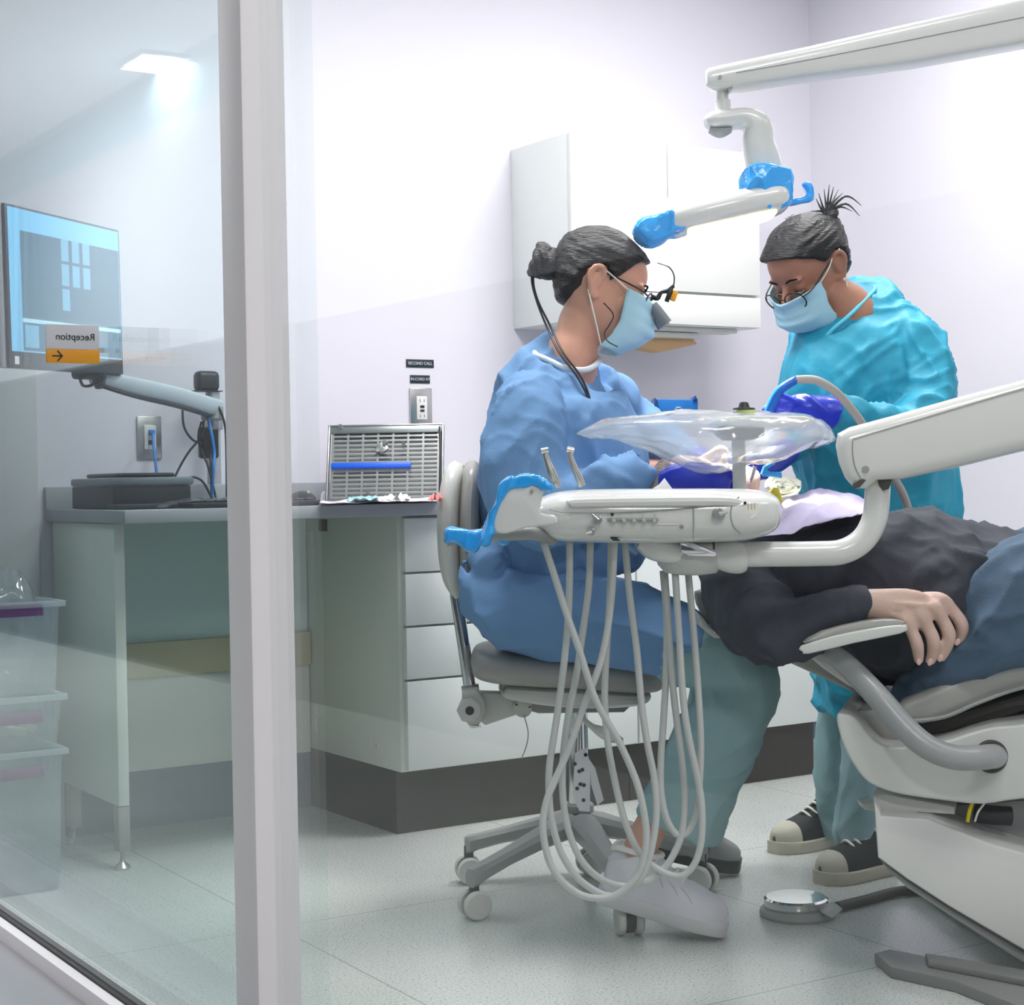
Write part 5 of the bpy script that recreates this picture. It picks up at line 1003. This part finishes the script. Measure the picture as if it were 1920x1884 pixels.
t = mk('gauze_sheet', MB().grid(lambda u, v: P(1468+34*math.cos(2*PI*u)*v+5*noise.noise(V((u*6, v*3, 4))), 912+20*math.sin(2*PI*u)*v+6*noise.noise(V((u*7, v*3, 1))), 3.44-.05*math.sin(2*PI*u)*v+.02*noise.noise(V((u*5, v*5, 9)))), 16, 12), mat('yellow_white_gauze', (246,246,222), .8), None, 'white gauze at the patient\'s collar under the lamp', 'gauze', sharp=180, solid=.002)
# ================================================================ operating light
ZL = 3.55
ol = thing('operating_light', 'white overhead operating light with blue handles on a long arm', 'operating light', tuple(P(1360, 300, ZL)))
mk('support_arm', MB().prism([(1320, 133), (1326, 126), (1345, 121), (1500, 88), (1700, 43), (1930, -8), (2250, -80), (2250, -10), (1930, 76), (1700, 117), (1500, 142), (1380, 161), (1340, 164), (1322, 158)], ZL-.04, .08, .012, 0, CD, 4), M['gloss'], ol)
mk('arm_seam', MB().tube([P(1380, 136, ZL-.041), P(1500, 115, ZL-.041), P(1700, 76, ZL-.041), P(1930, 30, ZL-.041)], .0011, 6, 4), M['greyp'], ol)
q = P(1350, 145, ZL-.041); mk('arm_screw', MB().cyl(q-FW*.002, q+FW*.002, .0042, 12), M['greyp'], ol)
mk('arm_notch', MB().prism([(1364, 156), (1380, 158), (1366, 172)], ZL-.03, .05), M['greyp'], ol)
mk('pivot', MB().cyl(P(1355, 162, ZL), P(1355, 190, ZL), .0125, 22).cyl(P(1356, 188, ZL), P(1356, 214, ZL), .0165, 24, .002), M['gloss'], ol)
yk = MB().chain([(1324, 233, ZL, 10, .03), (1335, 228, ZL, 17, .035), (1370, 224, ZL, 18, .036), (1400, 224, ZL, 20, .036), (1420, 240, ZL, 28, .036), (1422, 270, ZL, 30, .035), (1430, 300, ZL, 33, .035), (1436, 330, ZL, 34, .035), (1440, 350, ZL, 30, .035)], 5, 24, 2.6)
o = mk('yoke', yk, M['gloss'], ol, sharp=180); fuse(o, .004, 4)
mk('yoke_underside', MB().chain([(1330, 243, ZL, 5, .02), (1350, 249, ZL, 9, .026), (1370, 244, ZL, 5, .02)], 4, 16), M['greyp'], ol)
lh = mk('lamp_head', MB().chain([(1236, 424, ZL, 18, .05), (1270, 416, ZL, 27, .065), (1340, 400, ZL, 30, .07), (1400, 386, ZL, 30, .07), (1460, 374, ZL, 26, .065), (1476, 370, ZL, 12, .05)], 5, 26, 2.8), M['gloss'], ol)
em = mat('lamp_lens_glow', (255,244,190), .3, emit=2.2)
mk('light_lens', MB().chain([(1285, 436, ZL, 4, .05), (1300, 434, ZL, 7, .055), (1360, 423, ZL, 8, .058), (1430, 407, ZL, 7, .055), (1450, 402, ZL, 4, .05)], 5, 18, 3), em, lh, 'glowing lens')
film('handle_film', [(1194, 424), (1206, 408), (1230, 403), (1252, 396), (1270, 392), (1272, 418), (1288, 426), (1262, 434), (1240, 444), (1220, 450), (1206, 440)], ZL-.06, .12, ol, 'blue film on the left handle')
film('joint_film', [(1402, 316), (1418, 309), (1450, 309), (1482, 314), (1488, 330), (1486, 356), (1484, 376), (1462, 386), (1430, 388), (1408, 388), (1396, 366), (1394, 360), (1406, 362)], ZL-.06, .13, ol, 'blue film over the joint')
film('hook_film', [(1480, 372), (1508, 370), (1514, 358), (1506, 344), (1514, 341), (1526, 348), (1527, 372), (1510, 378), (1484, 382)], ZL-.03, .03, ol, 'blue film on the right handle', .002)
mk('centre_knob', MB().sph(P(1449, 391, ZL), (.012, .012, .008), CAMR), M['bluefilm'], ol)
# ================================================================ lights
def area(name, loc, sx, sy, power, col=(1, 1, 1), rot=(0, 0, 0)):
    l = bpy.data.lights.new(name, 'AREA'); l.shape = 'RECTANGLE'; l.size = sx; l.size_y = sy; l.energy = power; l.color = col
    o = bpy.data.objects.new(name, l); C.objects.link(o); o.location = loc; o.rotation_euler = rot; return o
glow = mat('ceiling_panel_glow', (255,255,255), .5, emit=3.0)
def panel(x, y, z, sx, sy, power, label, name='ceiling_light'):
    t = thing(name, label, 'ceiling light', (x, y, z-.02))
    fr = MB()
    for a, b in (((x-sx/2-.02, y-sy/2-.02), (x+sx/2+.02, y-sy/2)), ((x-sx/2-.02, y+sy/2), (x+sx/2+.02, y+sy/2+.02)), ((x-sx/2-.02, y-sy/2), (x-sx/2, y+sy/2)), ((x+sx/2, y-sy/2), (x+sx/2+.02, y+sy/2))): fr.box2((*a, z-.02), (*b, z-.001))
    mk('frame', fr, M['offw'], t); mk('diffuser', MB().box2((x-sx/2, y-sy/2, z-.012), (x+sx/2, y+sy/2, z-.002)), glow, t)
    area('panel_lamp', (x, y, z-.03), sx, sy, power, (1, .985, .98))
panel(1.9, 3.1, 2.75, .6, .6, 44, 'square ceiling light over the desk end of the room')
panel(3.2, 3.1, 2.75, .6, .6, 42, 'square ceiling light over the dental chair')
panel(1.9, 1.0, 2.75, .6, .6, 18, 'square ceiling light near the glass on the near side')
panel(3.2, 1.0, 2.75, .6, .6, 6, 'square ceiling light over the foot of the dental chair')
q = onz(305, 103, 3.0); panel(2*GX-q.x, q.y+.1, 3.0, .22, .3, 10, 'corridor ceiling light mirrored at the upper left of the glass')
panel(0.2, 8.6, 3.0, .5, .6, 120, 'added far corridor ceiling light brightening the mirrored corridor')  # added to brighten the corridor that the glass mirrors
panel(0.2, 5.0, 3.0, .5, .6, 36, 'added corridor ceiling light halfway along the glass, brightening the mirrored corridor')  # added fill for the mirrored corridor ceiling and upper wall
panel(0.2, -0.9, 3.0, .5, .6, 70, 'added corridor ceiling light near the camera, brightening the post')  # unseen light, placed to brighten the white post from this side
# operating lamp beam
l = bpy.data.lights.new('operating_lamp_beam', 'SPOT'); l.energy = 220; l.spot_size = .42; l.spot_blend = .5; l.shadow_soft_size = .05; l.color = (1, .97, .86)
o = bpy.data.objects.new('operating_lamp_beam', l); C.objects.link(o); a = P(1370, 440, ZL); b = P(1415, 905, 3.42); o.location = a; o.rotation_euler = (b-a).to_track_quat('-Z', 'Y').to_euler()
w = bpy.data.worlds.new('World'); bpy.context.scene.world = w; w.use_nodes = True; w.node_tree.nodes['Background'].inputs[0].default_value = (.9, .95, 1, 1); w.node_tree.nodes['Background'].inputs[1].default_value = .3
# ================================================================ camera
cd = bpy.data.cameras.new('camera'); cam = bpy.data.objects.new('camera', cd); C.objects.link(cam)
cd.sensor_fit = 'HORIZONTAL'; cd.sensor_width = 36; cd.lens = FPX/1920*36; cd.clip_start = .05
m = Matrix.Identity(4)
for i in range(3): m[i][0] = RT[i]; m[i][1] = UP[i]; m[i][2] = -FW[i]; m[i][3] = CAM[i]
cam.matrix_world = m
sc = bpy.context.scene; sc.camera = cam
sc.view_settings.view_transform = 'Standard'; sc.view_settings.look = 'None'; sc.view_settings.gamma = 1; sc.view_settings.use_curve_mapping = False; sc.view_settings.exposure = -.10
sc.cycles.max_bounces = 14; sc.cycles.transparent_max_bounces = 24; sc.cycles.diffuse_bounces = 6
